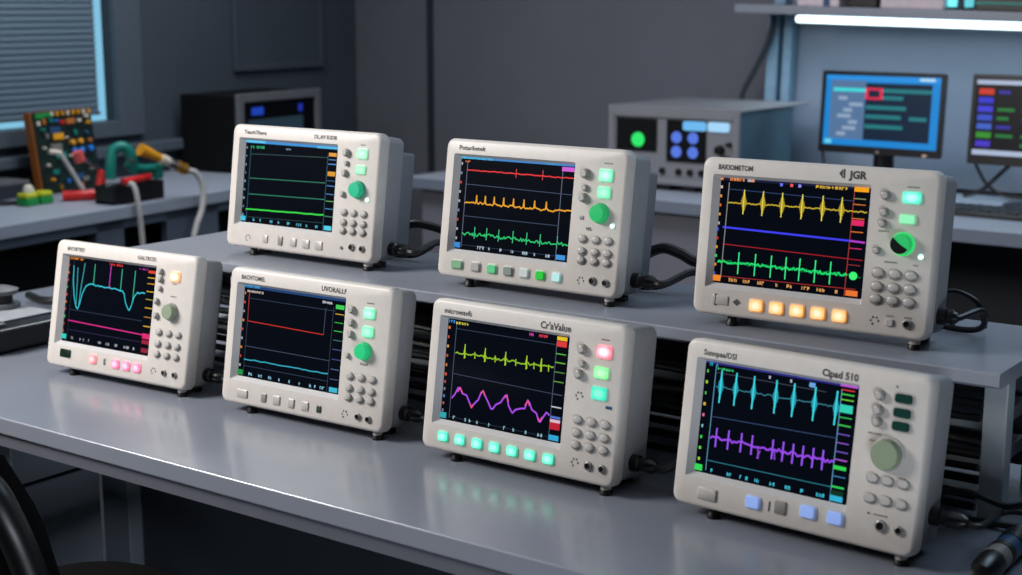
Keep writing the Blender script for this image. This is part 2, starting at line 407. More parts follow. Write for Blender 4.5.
# ================================================================== MAIN TABLE
YT = 1.3255
tb = thing('work_table', 'large grey laminate work table in the foreground carrying all seven oscilloscopes', 'table', (-1.3, 1.85, 0))
def tx(mb): return mb.xform(Matrix.Translation(Vector((1.3, -1.85, 0))))
tx(MB().box(-2.80, .9, YT, 2.30, TZ - .028, TZ, .003, 3)).build('table_top', M['table'], tb)
tx(MB().box(-2.78, .88, YT + .006, YT + .03, TZ - .05, TZ - .028)).build('apron', M['table_edge'], tb)
tx(MB().box(-2.78, -2.74, YT + .03, 2.28, TZ - .10, TZ - .028)).build('side_rail', M['table_edge'], tb)
tx(MB().box(-1.975, .86, 1.62, 1.645, .12, TZ - .028)).build('modesty_panel', M['under'], tb)
tx(MB().box(-2.06, -1.99, 1.60, 1.645, .0, TZ - .028, .002)).build('leg', M['ped'], tb)
for x in (-2.76, .80):
    for y in (1.40, 2.2):
        tx(MB().box(x, x + .05, y, y + .05, 0, TZ - .028, .003)).build('leg', M['ped'], tb)
pd = thing('drawer_pedestal', 'dark grey drawer pedestal under the left end of the work table', 'cabinet', (-2.23, 1.48, 0))
MB().box(-.22, .22, -.10, .077, .02, .600, .003).build('carcass', M['ped'], pd)
MB().box(-.22, .222, -.10, .077, .606, .699, .003).build('top_rail', M['ped'], pd)
for k in range(3):
    z0 = .03 + k * .19
    d = MB().box(-.215, .215, -.118, -.10, z0, z0 + .18, .004).build('drawer', M['ped'], pd)
    MB().box(-.06, .06, -.132, -.118, z0 + .14, z0 + .152, .003).build('handle', M['steel'], d)
MB().box(-.2, .2, -.08, .07, 0, .02).build('plinth', M['blackmat'], pd)

# ------------------------------------------------------------------ riser shelf
YS, HS = 1.6986, .2077
XE = -.5077
rs = thing('riser_shelf', 'long grey raised shelf standing on the work table behind the front row', 'shelf', (-1.29, 1.84, TZ))
def rx(mb): return mb.xform(Matrix.Translation(Vector((1.29, -1.84, 0))))
mb = MB(); prof = [(YS, HS - .002), (YS + .002, HS), (1.985, HS), (1.985, HS - .02), (YS + .006, HS - .02), (YS, HS - .016)]
mb.loops([[Vector((x, a, b)) for a, b in prof] for x in (-2.085, XE)])
rx(mb).build('shelf_top', M['shelf'], rs)
for x, y in ((-2.06, 1.75), (-.541, 1.75), (-2.06, 1.93), (-1.30, 1.93), (-.541, 1.93)):
    rx(MB().box(x, x + .030, y, y + .028, 0, HS - .02, .002)).build('leg', M['shelf_leg'], rs)
for z in (.045, .098):
    rx(MB().box(-2.03, -.545, 1.815, 1.955, z, z + .02, .002)).build('tray_board', M['shelf_leg'], rs)
rx(MB().box(-2.03, -.545, 1.958, 1.966, .02, .185)).build('back_panel', M['cab'], rs)

# ================================================================== OSCILLOSCOPES
W0, H0, FH = .33, .2165, .015
SU0, SU1, SV0, SV1 = .050, .727, .108, .828        # display recess in face fractions
SD = .009                                           # recess depth
# display content is given as seen on the face; step back to the glass plane
DU, DV = -.014, -.003

class Scope:
    def __init__(s, idx, x, y, yaw, sw, sh, tilt, z0, label, name='oscilloscope'):
        s.W, s.H, s.t = W0 * sw, H0 * sh, tilt
        s.ext = .004; s.H += {1: .001, 7: -.003}.get(idx, 0)
        s.D = {1: .070, 2: .067, 3: .093, 4: .070, 5: .077, 6: .086, 7: .082}[idx]
        x += {1: -.004, 4: -.004}.get(idx, 0)
        cx = x + math.cos(yaw) * s.W / 2; cy = y + math.sin(yaw) * s.W / 2
        s.root = thing(name, label, 'oscilloscope', (cx, cy, TZ + z0), yaw, 'bench oscilloscopes')
        s.loc = (0, 0, FH); s.rot = (-tilt, 0, 0)
        s.yaw = yaw; s.idx = idx; s.z0 = z0
        s.rnd = random.Random(idx * 11)
    def X(s, u): return (u - .5) * s.W
    def Z(s, v): return (1 - v) * s.H
    def put(s, mb, name, m, parent=None, smooth=False):
        if parent is None: return mb.build(name, m, s.root, smooth, s.loc, s.rot)
        return mb.build(name, m, parent, smooth)
    def body(s, hump=.028):
        W, H = s.W, s.H
        cu = s.X((SU0 + SU1) / 2); hu = (SU1 - SU0) / 2 * W; cu -= .0015; hu += .0015; cv = s.Z((SV0 + SV1) / 2); hv = (SV1 - SV0) / 2 * H
        e = s.ext / 2
        mb = MB()
        L = [rr_loop(-e, H / 2, W / 2 + e - .002, H / 2 - .002, .011, .024), rr_loop(-e, H / 2, W / 2 + e, H / 2, .013, .020), rr_loop(-e, H / 2, W / 2 + e, H / 2, .013, .006),
             rr_loop(-e, H / 2, W / 2 + e - .0008, H / 2 - .0008, .0125, .003), rr_loop(-e, H / 2, W / 2 + e - .0028, H / 2 - .0028, .011, .0009), rr_loop(-e, H / 2, W / 2 + e - .0055, H / 2 - .0055, .009, 0),
             rr_loop(cu, cv, hu, hv, .003, 0), rr_loop(cu, cv, hu, hv, .003, .004)]
        mb.loops(L, cap0=True, cap1=False)
        s.front = s.put(mb, 'front_bezel', M['bezel'], smooth=True)
        mb = MB()
        mb.loops([rr_loop(cu, cv, hu, hv, .003, .0002), rr_loop(cu + .0022, cv + .0012, hu - .0062, hv - .0058, .002, SD + .0005)], False, False)
        s.put(mb, 'display_surround', M['recess'])
        mb = MB()
        i = .004
        mb.loops([rr_loop(-e, H / 2, W / 2 + e - .006, H / 2 - .006, .010, .0235), rr_loop(-e, H / 2, W / 2 + e - i, H / 2 - i, .012, .0265), rr_loop(-e, H / 2, W / 2 + e - i - .001, H / 2 - i - .001, .012, s.D - .006),
                  rr_loop(-e, H / 2, W / 2 + e - i - .006, H / 2 - i - .006, .010, s.D)])
        s.housing = s.put(mb, 'housing', M['housing'], smooth=True)
        mb = MB()
        ins = .012 if s.idx in (4, 5) else .032
        zc = H * .50
        mb.loops([rr_loop(0, zc, W / 2 - ins, H * .37, .006, s.D - .002), rr_loop(0, zc, W / 2 - ins, H * .37, .006, s.D + hump - .003), rr_loop(0, zc, W / 2 - ins - .004, H * .37 - .004, .005, s.D + hump)])
        s.put(mb, 'rear_cover', M['rear'], smooth=True)
        # feet
        for (u, w, metal) in ((.155, .016, 0), (.935, .016, 1), (.12, s.D - .014, 0), (.90, s.D - .014, 0)):
            x = s.X(u); yy = w * math.cos(s.t); zt = FH - w * math.sin(s.t) + .002
            f = MB()
            if w < .03:
                f.lathe([(.0085, 0), (.0085, .005), (.0065, .0075), (.0065, zt)], (x, yy, 0), 'z', 14)
                f.build('foot', M['rubber'], s.root, True)
                if metal:
                    k = MB().lathe([(.0075, .0078), (.0075, zt)], (x, yy, 0), 'z', 14)
                    k.build('foot_collar', M['key'], s.root, True)
            else:
                f.box(x - .012, x + .012, yy - .006, yy + .006, 0, max(.004, zt), .001)
                f.build('foot', M['rubber'], s.root)
        # display
        mb = MB(); mb.loops([rr_loop(cu + .0022, cv + .0012, hu - .0056, hv - .0052, .002, SD + .003), rr_loop(cu + .0022, cv + .0012, hu - .0056, hv - .0052, .002, SD)])
        s.scr = s.put(mb, 'display', M['screen'])
    # --- display drawing: u,v fractions of the face
    def sx(s, u): return s.X(u + DU)
    def sz(s, v): return s.Z(v + DV)
    def ribbon(s, paths, wd, name, rgb, st=1.0, lay=1):
        y = SD - .0003 * lay
        if name == 'waveform': wd *= .82
        if name == 'graticule_line': st *= .7; wd = min(wd, .0012)
        for P in paths:
            mb = MB()
            Q = [Vector((s.sx(u), 0, s.sz(v))) for u, v in P]
            for a, b in zip(Q[:-1], Q[1:]):
                d = b - a
                if d.length < 1e-6: continue
                n = Vector((-d.z, 0, d.x)).normalized() * wd / 2; e = d.normalized() * wd * .25
                pts = [a - n - e, b - n + e, b + n + e, a + n - e]
                mb.face([Vector((p.x, y, p.z)) for p in pts])
            mb.build(name, emat(rgb, st), s.scr)
    def rects(s, R, name, rgb, st=1.0, lay=1):
        mb = MB(); y = SD - .0003 * lay
        for (u0, u1, v0, v1) in R:
            mb.face([Vector((s.sx(u0), y, s.sz(v1))), Vector((s.sx(u1), y, s.sz(v1))), Vector((s.sx(u1), y, s.sz(v0))), Vector((s.sx(u0), y, s.sz(v0)))])
        return mb.build(name, emat(rgb, st), s.scr)
    def glyphs(s, u, v, n, name, rgb, st=.8, size=.008, h=.016, lay=2):
        R = []; r = s.rnd; x = u
        for k in range(n):
            w = size * r.uniform(.5, 1.1)
            if r.random() < .85:
                R.append((x, x + w * .35, v - h / 2, v + h / 2)); R.append((x, x + w * .9, v - h / 2 + (h * .4 if r.random() < .5 else 0), v - h / 2 + (h * .4 if r.random() < .5 else 0) + h * .3))
                if r.random() < .6: R.append((x + w * .6, x + w * .9, v - h * .3, v + h / 2))
            x += w * 1.25
        return s.rects(R, name, rgb, st, lay)
    def hline(s, u0, v0, u1, v1, rgb, st=.6, wd=.0011, name='graticule_line'):
        return s.ribbon([[(u0, v0), (u1, v1)]], wd, name, rgb, st)
    def left_icons(s, cols, u=.088, v0=.185, v1=.74, n=10):
        for k in range(n):
            v = v0 + (v1 - v0) * k / (n - 1); c = cols[k % len(cols)]
            w = s.rnd.uniform(.006, .012)
            s.rects([(u - w / 2, u + w / 2, v - .009, v + .009)], 'screen_icon', c, .8, 2)
    def bottom_text(s, rgb, tagl, tagr, v=.775):
        u = .15
        while u < .62:
            s.glyphs(u, v, s.rnd.randint(1, 3), 'screen_text', rgb, .9, .012, .022); u += .065
        s.rects([(.076, .112, v - .022, v + .016)], 'status_tag', tagl, .9, 2)
        s.rects([(.662, .712, v - .018, v + .016)], 'status_tag', tagr, .9, 2)
    def menu(s, items, u0=.662, u1=.713):
        for (v, h, c) in items: s.rects([(u0, u1, v - h / 2, v + h / 2)], 'menu_item', c, .85, 2)
    # --- controls
    def dome(s, u, v, r, h, m, name, ex=1.0, ez=1.0, parent=None, back=0.001):
        mb = MB().lathe([(r, -back), (r, h * .55), (r * .93, h * .85), (r * .75, h), (0, h * 1.02)], (s.X(u), 0, s.Z(v)), '-y', 20, ex, ez)
        return s.put(mb, name, m, parent, True)
    def button(s, u, v, w, h, depth, m, name, r=.002, back=.001):
        mb = MB(); x, z = s.X(u), s.Z(v)
        mb.loops([rr_loop(x, z, w / 2, h / 2, r, back, 3), rr_loop(x, z, w / 2, h / 2, r, -depth * .7, 3), rr_loop(x, z, w / 2 - .0009, h / 2 - .0009, r * .8, -depth, 3)])
        return s.put(mb, name, m, None, True)
    def lit(s, u, v, rgb, st, w=.020, h=.0135, name='lit_button'):
        s.button(u, v, w + .0042, h + .0042, .0012, emat(rgb, .20 * st, (176, 174, 170)), 'button_glow_collar', .0045)  # button's glow on the panel, put into a weakly emissive collar
        return s.button(u, v, w, h, .0040, litmat(rgb, st) if st > .95 else emat(rgb, st * .38, rgb), name, .003)
    def knobs(s, L, r=.0062):
        for (u, v, k) in L:
            o = s.dome(u, v, r * k, .006 * k, M['key_dark'], 'control_knob')
            self_cap = s.put(MB().lathe([(r * k * .62, .0055 * k), (r * k * .62, .0072 * k), (r * k * .5, .0078 * k)], (s.X(u), 0, s.Z(v)), '-y', 16), 'knob_cap', M['key'], o, True)
    def keys(s, us, vs, ex=1.2, r=.0058):
        for v in vs:
            for u in us:
                o = s.dome(u, v, r * 1.12, .0022, M['key_dark'], 'key_surround', ex, 1.0)
                s.dome(u, v - .006, r * .92, .0050, M['key'], 'keypad_key', ex, .9)
    def jack(s, u, v, r=.0058):
        o = s.put(MB().lathe([(r, -.001), (r, .003), (r * .7, .004), (r * .66, .001), (0, .001)], (s.X(u), 0, s.Z(v)), '-y', 18), 'signal_jack', M['key_dark'], None, True)
        s.put(MB().lathe([(r * .62, .0005), (r * .62, .0015), (.0004, .002)], (s.X(u), 0, s.Z(v)), '-y', 14), 'jack_core', M['black'], o, True)
    def brand(s, txt, u, v, width, size=.0088, bold=.0002, name='brand_lettering'):
        return text_mesh(name, txt, size, M['ink'], s.root, s.X(u), s.Z(v) - size * .35, -.0004, bold, s.loc, s.rot, 'LEFT', width * s.W)
    def icon(s, u, v):
        mb = MB(); x, z = s.X(u), s.Z(v)
        for k in range(5):
            a = 2 * PI * k / 6
            mb.box(x + .005 * math.cos(a) - .001, x + .005 * math.cos(a) + .001, -.0004, .001, z + .005 * math.sin(a) - .0013, z + .005 * math.sin(a) + .0013)
        s.put(mb, 'panel_symbol', M['ink'])
    def small_label(s, u, v, w=.03):
        mb = MB(); x = s.X(u) - w * s.W / 2
        while x < s.X(u) + w * s.W / 2:
            d = s.rnd.uniform(.0008, .0018); mb.box(x, x + d, -.0003, .001, s.Z(v) - .001, s.Z(v) + .001); x += d + .0008
        s.put(mb, 'panel_legend', M['taupe'])
    def big(s, u, v, skirt, cap, r=.0135, h=.014, dark=False):
        x, z = s.X(u), s.Z(v)
        sk = s.put(MB().lathe([(r * 1.12, -.001), (r * 1.12, .0025), (r * 1.02, .004)], (x, 0, z), '-y', 28), 'rotary_knob', skirt, None, True)
        s.put(MB().lathe([(r, .002), (r * .97, h * .75), (r * .88, h), (0, h * 1.03)], (x, 0, z), '-y', 28), 'knob_cap', cap, sk, True)
        if dark:
            mb = MB()
            Q = [Vector((x, -h * 1.09, z))] + [Vector((x + r * .9 * math.cos(a), -h * 1.09, z + r * .9 * math.sin(a))) for a in [math.radians(d) for d in range(140, 331, 10)]]
            mb.face(Q); mb.loops([[q for q in Q], [q + Vector((0, .001, 0)) for q in Q]], False, False)
            s.put(mb, 'knob_shade', M['black'], sk)  # black wedge stands in for shade on the knob's left half
    def led(s, u, v): s.dome(u, v, .0034, .003, emat((200, 255, 240), 1.4, (200, 220, 215)), 'indicator_light')

def noisy(u0, u1, v0, v1, n, amp, rnd):
    return [(u0 + (u1 - u0) * i / n, v0 + (v1 - v0) * i / n + rnd.uniform(-amp, amp)) for i in range(n + 1)]

GLN, GLN2, TEAL_L = (95, 235, 165), (150, 245, 185), (40, 235, 185)
US, VS = (.79, .857, .921), (.624, .705, .777)
GRID = (60, 84, 116)

# 1 ---- leftmost front
A = Scope(1, -2.1259, 1.55, .0465, 1.034, 1.0243, .1955, 0, 'oscilloscope with cyan dips and a magenta spike on screen, leftmost in front row')
A.body()
A.brand('BACHETREY', .075, .062, .13); A.brand('GALTECES', .59, .062, .13)
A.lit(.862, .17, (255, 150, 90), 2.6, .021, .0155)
A.small_label(.862, .225); A.small_label(.862, .32, .04)
A.knobs([(.765, .146, .9), (.767, .204, .9), (.77, .274, .75), (.755, .371, .9), (.762, .479, .9)])
A.big(.859, .435, M['key_dark'], M['sage'], .0135, .012)
A.keys(US, (.6, .688, .766)); A.icon(.775, .895); A.jack(.85, .894, .005); A.jack(.922, .896, .005)
A.button(.136, .886, .027, .0145, .0018, emat((14, 50, 34), .6), 'indicator_window', .002)
A.lit(.344, .89, (255, 110, 120), 2.2, .015, .0135, 'soft_key')
A.button(.427, .893, .004, .011, .002, M['key_dark'], 'slide_switch', .001)
for u in (.509, .585, .661): A.lit(u, .895, (255, 95, 145), 2.2, .016, .0135, 'soft_key')
A.left_icons([(235, 70, 60), (240, 130, 40), (220, 90, 120), (90, 200, 130)], .085, .2, .72, 10)
A.glyphs(.09, .142, 8, 'screen_text', (250, 150, 40), .9, .012, .016); A.glyphs(.38, .148, 8, 'screen_text', (255, 60, 60), .8, .014, .018); A.glyphs(.60, .152, 5, 'screen_text', (200, 60, 190), .7, .012, .014)
A.hline(.12, .545, .65, .545, GRID); A.hline(.12, .705, .65, .705, (70, 50, 110)); A.hline(.118, .14, .118, .78, (40, 60, 90))
A.ribbon([[(.115, .632), (.68, .648)]], .0022, 'waveform', (235, 45, 150), .9)
A.ribbon([[(.118, .20), (.125, .32), (.142, .44), (.162, .515), (.176, .533), (.186, .50), (.20, .41), (.222, .345), (.245, .328)] + noisy(.25, .49, .326, .338, 16, .006, A.rnd) + [(.505, .36), (.522, .43), (.545, .475), (.553, .479), (.562, .45), (.578, .37), (.595, .34)] + noisy(.6, .65, .336, .336, 4, .006, A.rnd)], .0024, 'waveform', (50, 205, 225), .95)
A.ribbon([[(.150, .21), (.162, .50)], [(.20, .17), (.188, .34), (.182, .50)]], .0022, 'waveform', (60, 190, 200), .75)
A.ribbon([[(.276, .165), (.276, .33)], [(.476, .175), (.476, .335)], [(.57, .175), (.57, .40)]], .0022, 'waveform', (60, 200, 160), .8)
A.ribbon([[(.393, .155), (.393, .335)]], .0022, 'waveform', (215, 70, 200), .85)
A.menu([(.165, .02, (240, 70, 40)), (.21, .007, (240, 190, 50)), (.255, .007, (230, 160, 40)), (.315, .007, (240, 190, 50)), (.375, .006, (190, 170, 60)), (.44, .007, (240, 190, 50)), (.51, .006, (200, 140, 50)), (.58, .007, (240, 190, 50)), (.655, .04, (240, 40, 120)), (.70, .03, (170, 20, 60))])
A.bottom_text((180, 180, 190), (40, 220, 200), (150, 30, 60), .765)

# 2 ---- second front
B = Scope(2, -1.6972, 1.5617, .0224, 1.006, 1.0038, .1614, 0, 'oscilloscope with a red step line on screen, second from left in front row')
B.body()
B.brand('BACHTOMEL', .065, .066, .155, .0095); B.brand('UVORALLF', .575, .068, .15, .0105)
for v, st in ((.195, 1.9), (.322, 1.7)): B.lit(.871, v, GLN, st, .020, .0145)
B.small_label(.871, .125, .04)
B.knobs([(.773, .187, 1), (.776, .277, .95), (.776, .357, .95), (.768, .507, .7)])
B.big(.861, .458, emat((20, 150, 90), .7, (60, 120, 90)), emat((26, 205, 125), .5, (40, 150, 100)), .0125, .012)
B.button(.862, .545, .014, .004, .001, M['key_dark'], 'panel_vent', .001)
B.keys(US, (.646, .729, .795)); B.icon(.775, .915); B.jack(.855, .913, .0052); B.jack(.916, .917, .0052)
B.button(.132, .916, .0225, .0125, .002, M['key'], 'soft_key', .001)
for u, w in ((.273, .010), (.355, .0145), (.448, .0125), (.535, .0135)): B.button(u, .915, w, .0135, .002, M['key_dark'] if w < .012 else M['key'], 'soft_key', .001)
B.button(.62, .917, .009, .011, .0015, M['green'] if False else mat('dark_green_key', (46, 62, 54), .4), 'soft_key', .001)
B.left_icons([(235, 140, 40), (220, 80, 50), (190, 190, 200)], .088, .19, .72, 9)
B.rects([(.074, .725, .128, .148)], 'status_bar', (26, 70, 130), .8)
B.glyphs(.085, .137, 7, 'screen_text', (60, 180, 235), .9, .013, .016); B.glyphs(.10, .172, 9, 'screen_text', (225, 210, 200), .8, .012, .016); B.glyphs(.58, .17, 5, 'screen_text', (220, 220, 230), .9, .013, .018)
B.hline(.115, .222, .66, .222, GRID); B.hline(.115, .575, .65, .575, (90, 110, 140)); B.hline(.12, .72, .65, .72, GRID)
B.ribbon([[(.115, .16), (.115, .78)], [(.648, .2), (.648, .80)]], .0012, 'graticule_line', (60, 70, 90), .8)
B.ribbon([[(.113, .19), (.116, .39), (.60, .40)]], .0015, 'waveform', (225, 50, 36), .85)
B.ribbon([[(.60, .40), (.602, .21)]], .0013, 'waveform', (90, 80, 120), .8)
B.ribbon([noisy(.113, .645, .672, .67, 24, .003, B.rnd)], .0022, 'waveform', (50, 175, 200), .9)
B.menu([(.19, .03, (60, 220, 90)), (.24, .006, (220, 170, 50)), (.30, .006, (40, 190, 60)), (.36, .006, (60, 200, 80)), (.425, .006, (60, 120, 110)), (.49, .006, (70, 90, 150)), (.56, .006, (60, 80, 150)), (.63, .006, (80, 110, 160)), (.70, .006, (70, 90, 130))])
B.bottom_text((140, 205, 230), (30, 150, 70), (60, 190, 220), .775)

# 3 ---- third front
C = Scope(3, -1.2781, 1.5568, -.0039, .9778, .9996, .1467, 0, 'oscilloscope with a row of seven glowing teal keys and a red lit button')
C.body()
C.brand('microwavfs', .062, .072, .15, .0105); C.brand("Cr'aValue", .575, .070, .155, .0135, .0003)
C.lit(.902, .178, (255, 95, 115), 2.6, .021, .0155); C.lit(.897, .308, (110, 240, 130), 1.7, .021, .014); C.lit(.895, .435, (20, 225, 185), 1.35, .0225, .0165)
C.small_label(.902, .105, .04)
C.knobs([(.799, .183, 1.1), (.804, .273, .8), (.793, .339, 1.1)])
C.icon(.799, .473); C.icon(.806, .886); C.button(.945, .512, .010, .004, .001, M['navy'], 'indicator_window', .001)
C.keys((.805, .873, .94), (.622, .703, .779)); C.jack(.873, .889, .006); C.jack(.94, .89, .0055)
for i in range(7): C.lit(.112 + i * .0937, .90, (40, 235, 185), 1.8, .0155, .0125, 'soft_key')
C.left_icons([(235, 120, 40), (230, 90, 60), (235, 170, 60), (200, 90, 60)], .09, .19, .5, 6)
C.left_icons([(190, 90, 90), (140, 140, 170), (90, 120, 190)], .09, .55, .74, 5)
C.glyphs(.085, .148, 3, 'screen_text', (70, 150, 240), .9, .014, .02); C.glyphs(.125, .152, 8, 'screen_text', (220, 210, 90), .9, .011, .018); C.glyphs(.52, .150, 2, 'screen_text', (235, 70, 200), .9, .014, .02); C.glyphs(.57, .150, 5, 'screen_text', (235, 60, 90), .8, .015, .018)
C.ribbon([[(.128, .16), (.128, .78)], [(.662, .17), (.662, .80)]], .0013, 'graticule_line', (90, 105, 130), .8)
C.hline(.128, .19, .66, .19, GRID); C.hline(.128, .488, .68, .50, (80, 95, 130)); C.hline(.128, .775, .66, .775, (40, 60, 90))
w = []
for i, u in enumerate((.184, .295, .405, .516, .592)):
    w += [[(u, .285 + .002 * i), (u, .375)], [(u - .004, .345), (u, .30), (u + .004, .372)]]
for u in (.24, .35, .46, .555, .63): w.append([(u, .325), (u + .002, .365)])
C.ribbon(w, .0018, 'waveform', (175, 220, 50), .85); C.ribbon([noisy(.135, .655, .345, .338, 60, .008, C.rnd)], .0022, 'waveform', (150, 200, 45), .85)
pts = [(.135, .645), (.15, .62), (.165, .575), (.177, .572), (.19, .61), (.215, .62), (.232, .66), (.246, .685), (.26, .66), (.28, .63), (.292, .58), (.303, .563), (.315, .60), (.335, .635), (.352, .672), (.362, .67), (.375, .635), (.40, .62), (.42, .575), (.43, .566), (.442, .62), (.458, .66), (.466, .674), (.48, .64), (.505, .63), (.528, .62), (.54, .572), (.55, .58), (.565, .63), (.59, .645), (.605, .685), (.613, .69), (.625, .655), (.64, .625), (.655, .632)]
C.ribbon([[(a, b + C.rnd.uniform(-.006, .006)) for a, b in pts]], .0028, 'waveform', (170, 75, 235), .95)
C.ribbon([[(.165, .60), (.177, .572), (.19, .60)], [(.238, .665), (.247, .688), (.256, .665)], [(.292, .585), (.303, .563), (.314, .595)], [(.42, .58), (.43, .566), (.44, .60)], [(.53, .605), (.541, .572), (.552, .60)], [(.602, .67), (.612, .69), (.62, .66)]], .0026, 'waveform', (235, 85, 150), .9, 2)
C.menu([(.148, .024, (245, 205, 40)), (.182, .035, (235, 60, 60)), (.245, .006, (90, 200, 60)), (.30, .007, (110, 190, 60)), (.36, .006, (90, 150, 60)), (.42, .006, (100, 170, 60)), (.50, .005, (80, 90, 120)), (.58, .008, (200, 210, 220)), (.645, .014, (90, 120, 220)), (.668, .02, (230, 200, 220)), (.70, .045, (200, 30, 50))])
C.bottom_text((150, 200, 205), (40, 170, 180), (50, 170, 220), .775)

# 4 ---- upper left
Dv = Scope(4, -1.8899, 1.7686, -.0029, 1.0316, .9894, .1403, HS, 'oscilloscope with flat green lines on screen, leftmost on the raised shelf')
Dv.body(.036)
Dv.brand('TeachThera', .075, .06, .16, .0092); Dv.brand('DL.A9 SUDB', .565, .06, .15, .0092)
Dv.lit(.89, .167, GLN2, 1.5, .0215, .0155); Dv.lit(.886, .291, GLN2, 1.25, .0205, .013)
Dv.knobs([(.793, .17, 1.1), (.796, .25, .75), (.79, .327, 1), (.785, .491, .85)])
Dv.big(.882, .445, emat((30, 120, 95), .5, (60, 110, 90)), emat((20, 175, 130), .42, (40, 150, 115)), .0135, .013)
Dv.led(.941, .515); Dv.small_label(.89, .1)
Dv.keys((.80, .863, .928), (.63, .707, .772)); Dv.jack(.865, .889, .006); Dv.jack(.931, .892, .0055); Dv.dome(.797, .903, .0025, .003, M['key_dark'], 'indicator_light')
Dv.icon(.151, .92)
for u, w, h in ((.277, .012, .013), (.383, .010, .016), (.473, .014, .014), (.56, .016, .014), (.647, .0165, .014)): Dv.button(u, .91, w, h, .0022, M['key'] if w > .011 else M['key_dark'], 'soft_key', .0015)
Dv.left_icons([(150, 180, 200), (90, 140, 170)], .09, .19, .74, 9)
Dv.rects([(.074, .725, .128, .15)], 'status_bar', (40, 140, 215), 1.0); Dv.rects([(.08, .22, .131, .145)], 'status_tag', (90, 210, 250), .95, 2); Dv.rects([(.58, .72, .135, .152)], 'status_tag', (70, 190, 240), .9, 2)
Dv.glyphs(.118, .182, 8, 'screen_text', (40, 200, 130), .9, .014, .022); Dv.glyphs(.37, .18, 3, 'screen_text', (140, 180, 210), .8, .012, .014)
Dv.hline(.117, .24, .66, .22, (40, 110, 110)); Dv.ribbon([[(.117, .2), (.117, .78)], [(.655, .2), (.655, .80)]], .0012, 'graticule_line', (50, 110, 140), .8)
Dv.ribbon([[(.123, .437), (.65, .42)]], .0017, 'waveform', (34, 130, 100), .85); Dv.ribbon([[(.123, .567), (.655, .55)]], .0017, 'waveform', (34, 140, 110), .85)
Dv.ribbon([noisy(.11, .655, .693, .672, 20, .002, Dv.rnd)], .0030, 'waveform', (50, 225, 70), .95)
Dv.hline(.12, .755, .655, .735, (30, 90, 90))
Dv.menu([(.195, .028, (240, 165, 40)), (.235, .006, (90, 150, 210)), (.27, .008, (80, 150, 230)), (.345, .035, (235, 160, 30)), (.40, .005, (60, 110, 150)), (.44, .007, (70, 140, 210)), (.505, .006, (80, 140, 200)), (.56, .006, (110, 190, 90)), (.62, .006, (60, 150, 200)), (.68, .006, (70, 150, 120))])
Dv.bottom_text((90, 205, 235), (60, 205, 235), (80, 215, 245), .772)

# 5 ---- upper middle
Ev = Scope(5, -1.4063, 1.7564, -.0119, 1.002, .994, .1412, HS, 'oscilloscope with red, amber and green traces on screen, middle of the raised shelf')
Ev.body(.032)
Ev.brand('Potarketek', .068, .062, .155, .0098)
Ev.lit(.894, .181, GLN, 1.9, .0215, .0165); Ev.lit(.892, .297, GLN, 1.6, .0205, .0155)
Ev.small_label(.90, .10, .04)
Ev.knobs([(.791, .18, 1.25), (.794, .276, .85), (.79, .343, 1.15)])
Ev.button(.786, .477, .007, .006, .0015, M['key_dark'], 'mode_button', .001)
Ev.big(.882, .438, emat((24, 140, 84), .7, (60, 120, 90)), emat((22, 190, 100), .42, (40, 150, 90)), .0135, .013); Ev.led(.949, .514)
Ev.brand('VEL', .812, .55, .035, .006, .0002, 'panel_legend')
Ev.keys((.803, .872, .937), (.622, .706, .768)); Ev.icon(.808, .905); Ev.jack(.871, .896, .006); Ev.jack(.939, .899, .0055)
sk = [(.112, .021, (120, 165, 130), .35), (.222, .0165, (165, 165, 165), .22), (.318, .0165, (90, 190, 130), .55), (.411, .0165, (130, 140, 136), .2), (.502, .0165, (190, 200, 200), .45), (.591, .0155, (40, 190, 60), .8), (.681, .0155, (180, 225, 225), .75)]
for u, w, c, st in sk: Ev.lit(u, .906, c, st, w, .0125, 'soft_key')
Ev.left_icons([(190, 190, 205), (130, 150, 200), (215, 60, 50), (180, 190, 210)], .086, .18, .72, 9)
Ev.rects([(.074, .722, .122, .142)], 'status_bar', (36, 130, 205), .95); Ev.glyphs(.08, .135, 14, 'screen_text', (70, 200, 230), .9, .014, .018); Ev.glyphs(.105, .162, 3, 'screen_text', (240, 110, 40), .9, .016, .012); Ev.glyphs(.56, .132, 6, 'screen_text', (60, 170, 220), .8, .012, .016)
Ev.rects([(.655, .722, .148, .178)], 'status_tag', (215, 90, 220), .9, 2)
Ev.ribbon([[(.118, .16), (.118, .78)], [(.66, .17), (.66, .80)]], .0012, 'graticule_line', (120, 130, 160), .8)
Ev.hline(.118, .325, .722, .335, (70, 95, 135)); Ev.hline(.118, .555, .66, .555, (70, 95, 135)); Ev.hline(.118, .765, .66, .765, (40, 60, 90))
Ev.ribbon([noisy(.12, .722, .222, .222, 50, .003, Ev.rnd)], .0022, 'waveform', (235, 36, 40), .95)
Ev.ribbon([[(.403, .19), (.403, .25)], [(.552, .185), (.552, .25)]], .0017, 'waveform', (225, 60, 70), .8)
w = noisy(.118, .18, .458, .458, 6, .006, Ev.rnd)
for u in (.187, .238, .29, .345, .401, .46, .52, .585):
    w += [(u - .002, .45), (u, .40), (u + .003, .445)] + noisy(u + .006, u + .045, .452, .455, 5, .008, Ev.rnd)
w += noisy(.635, .722, .45, .447, 8, .006, Ev.rnd)
Ev.ribbon([w], .0025, 'waveform', (240, 165, 30), .95)
w = noisy(.118, .18, .685, .68, 8, .01, Ev.rnd); sp = []
for u in (.191, .262, .332, .414, .492, .567, .661):
    sp.append([(u, .628), (u, .71)]); w += noisy(u - .01, u + .06, .68, .68, 10, .013, Ev.rnd)
Ev.ribbon([w], .0024, 'waveform', (30, 200, 110), .9); Ev.ribbon(sp, .0018, 'waveform', (60, 215, 140), .85)
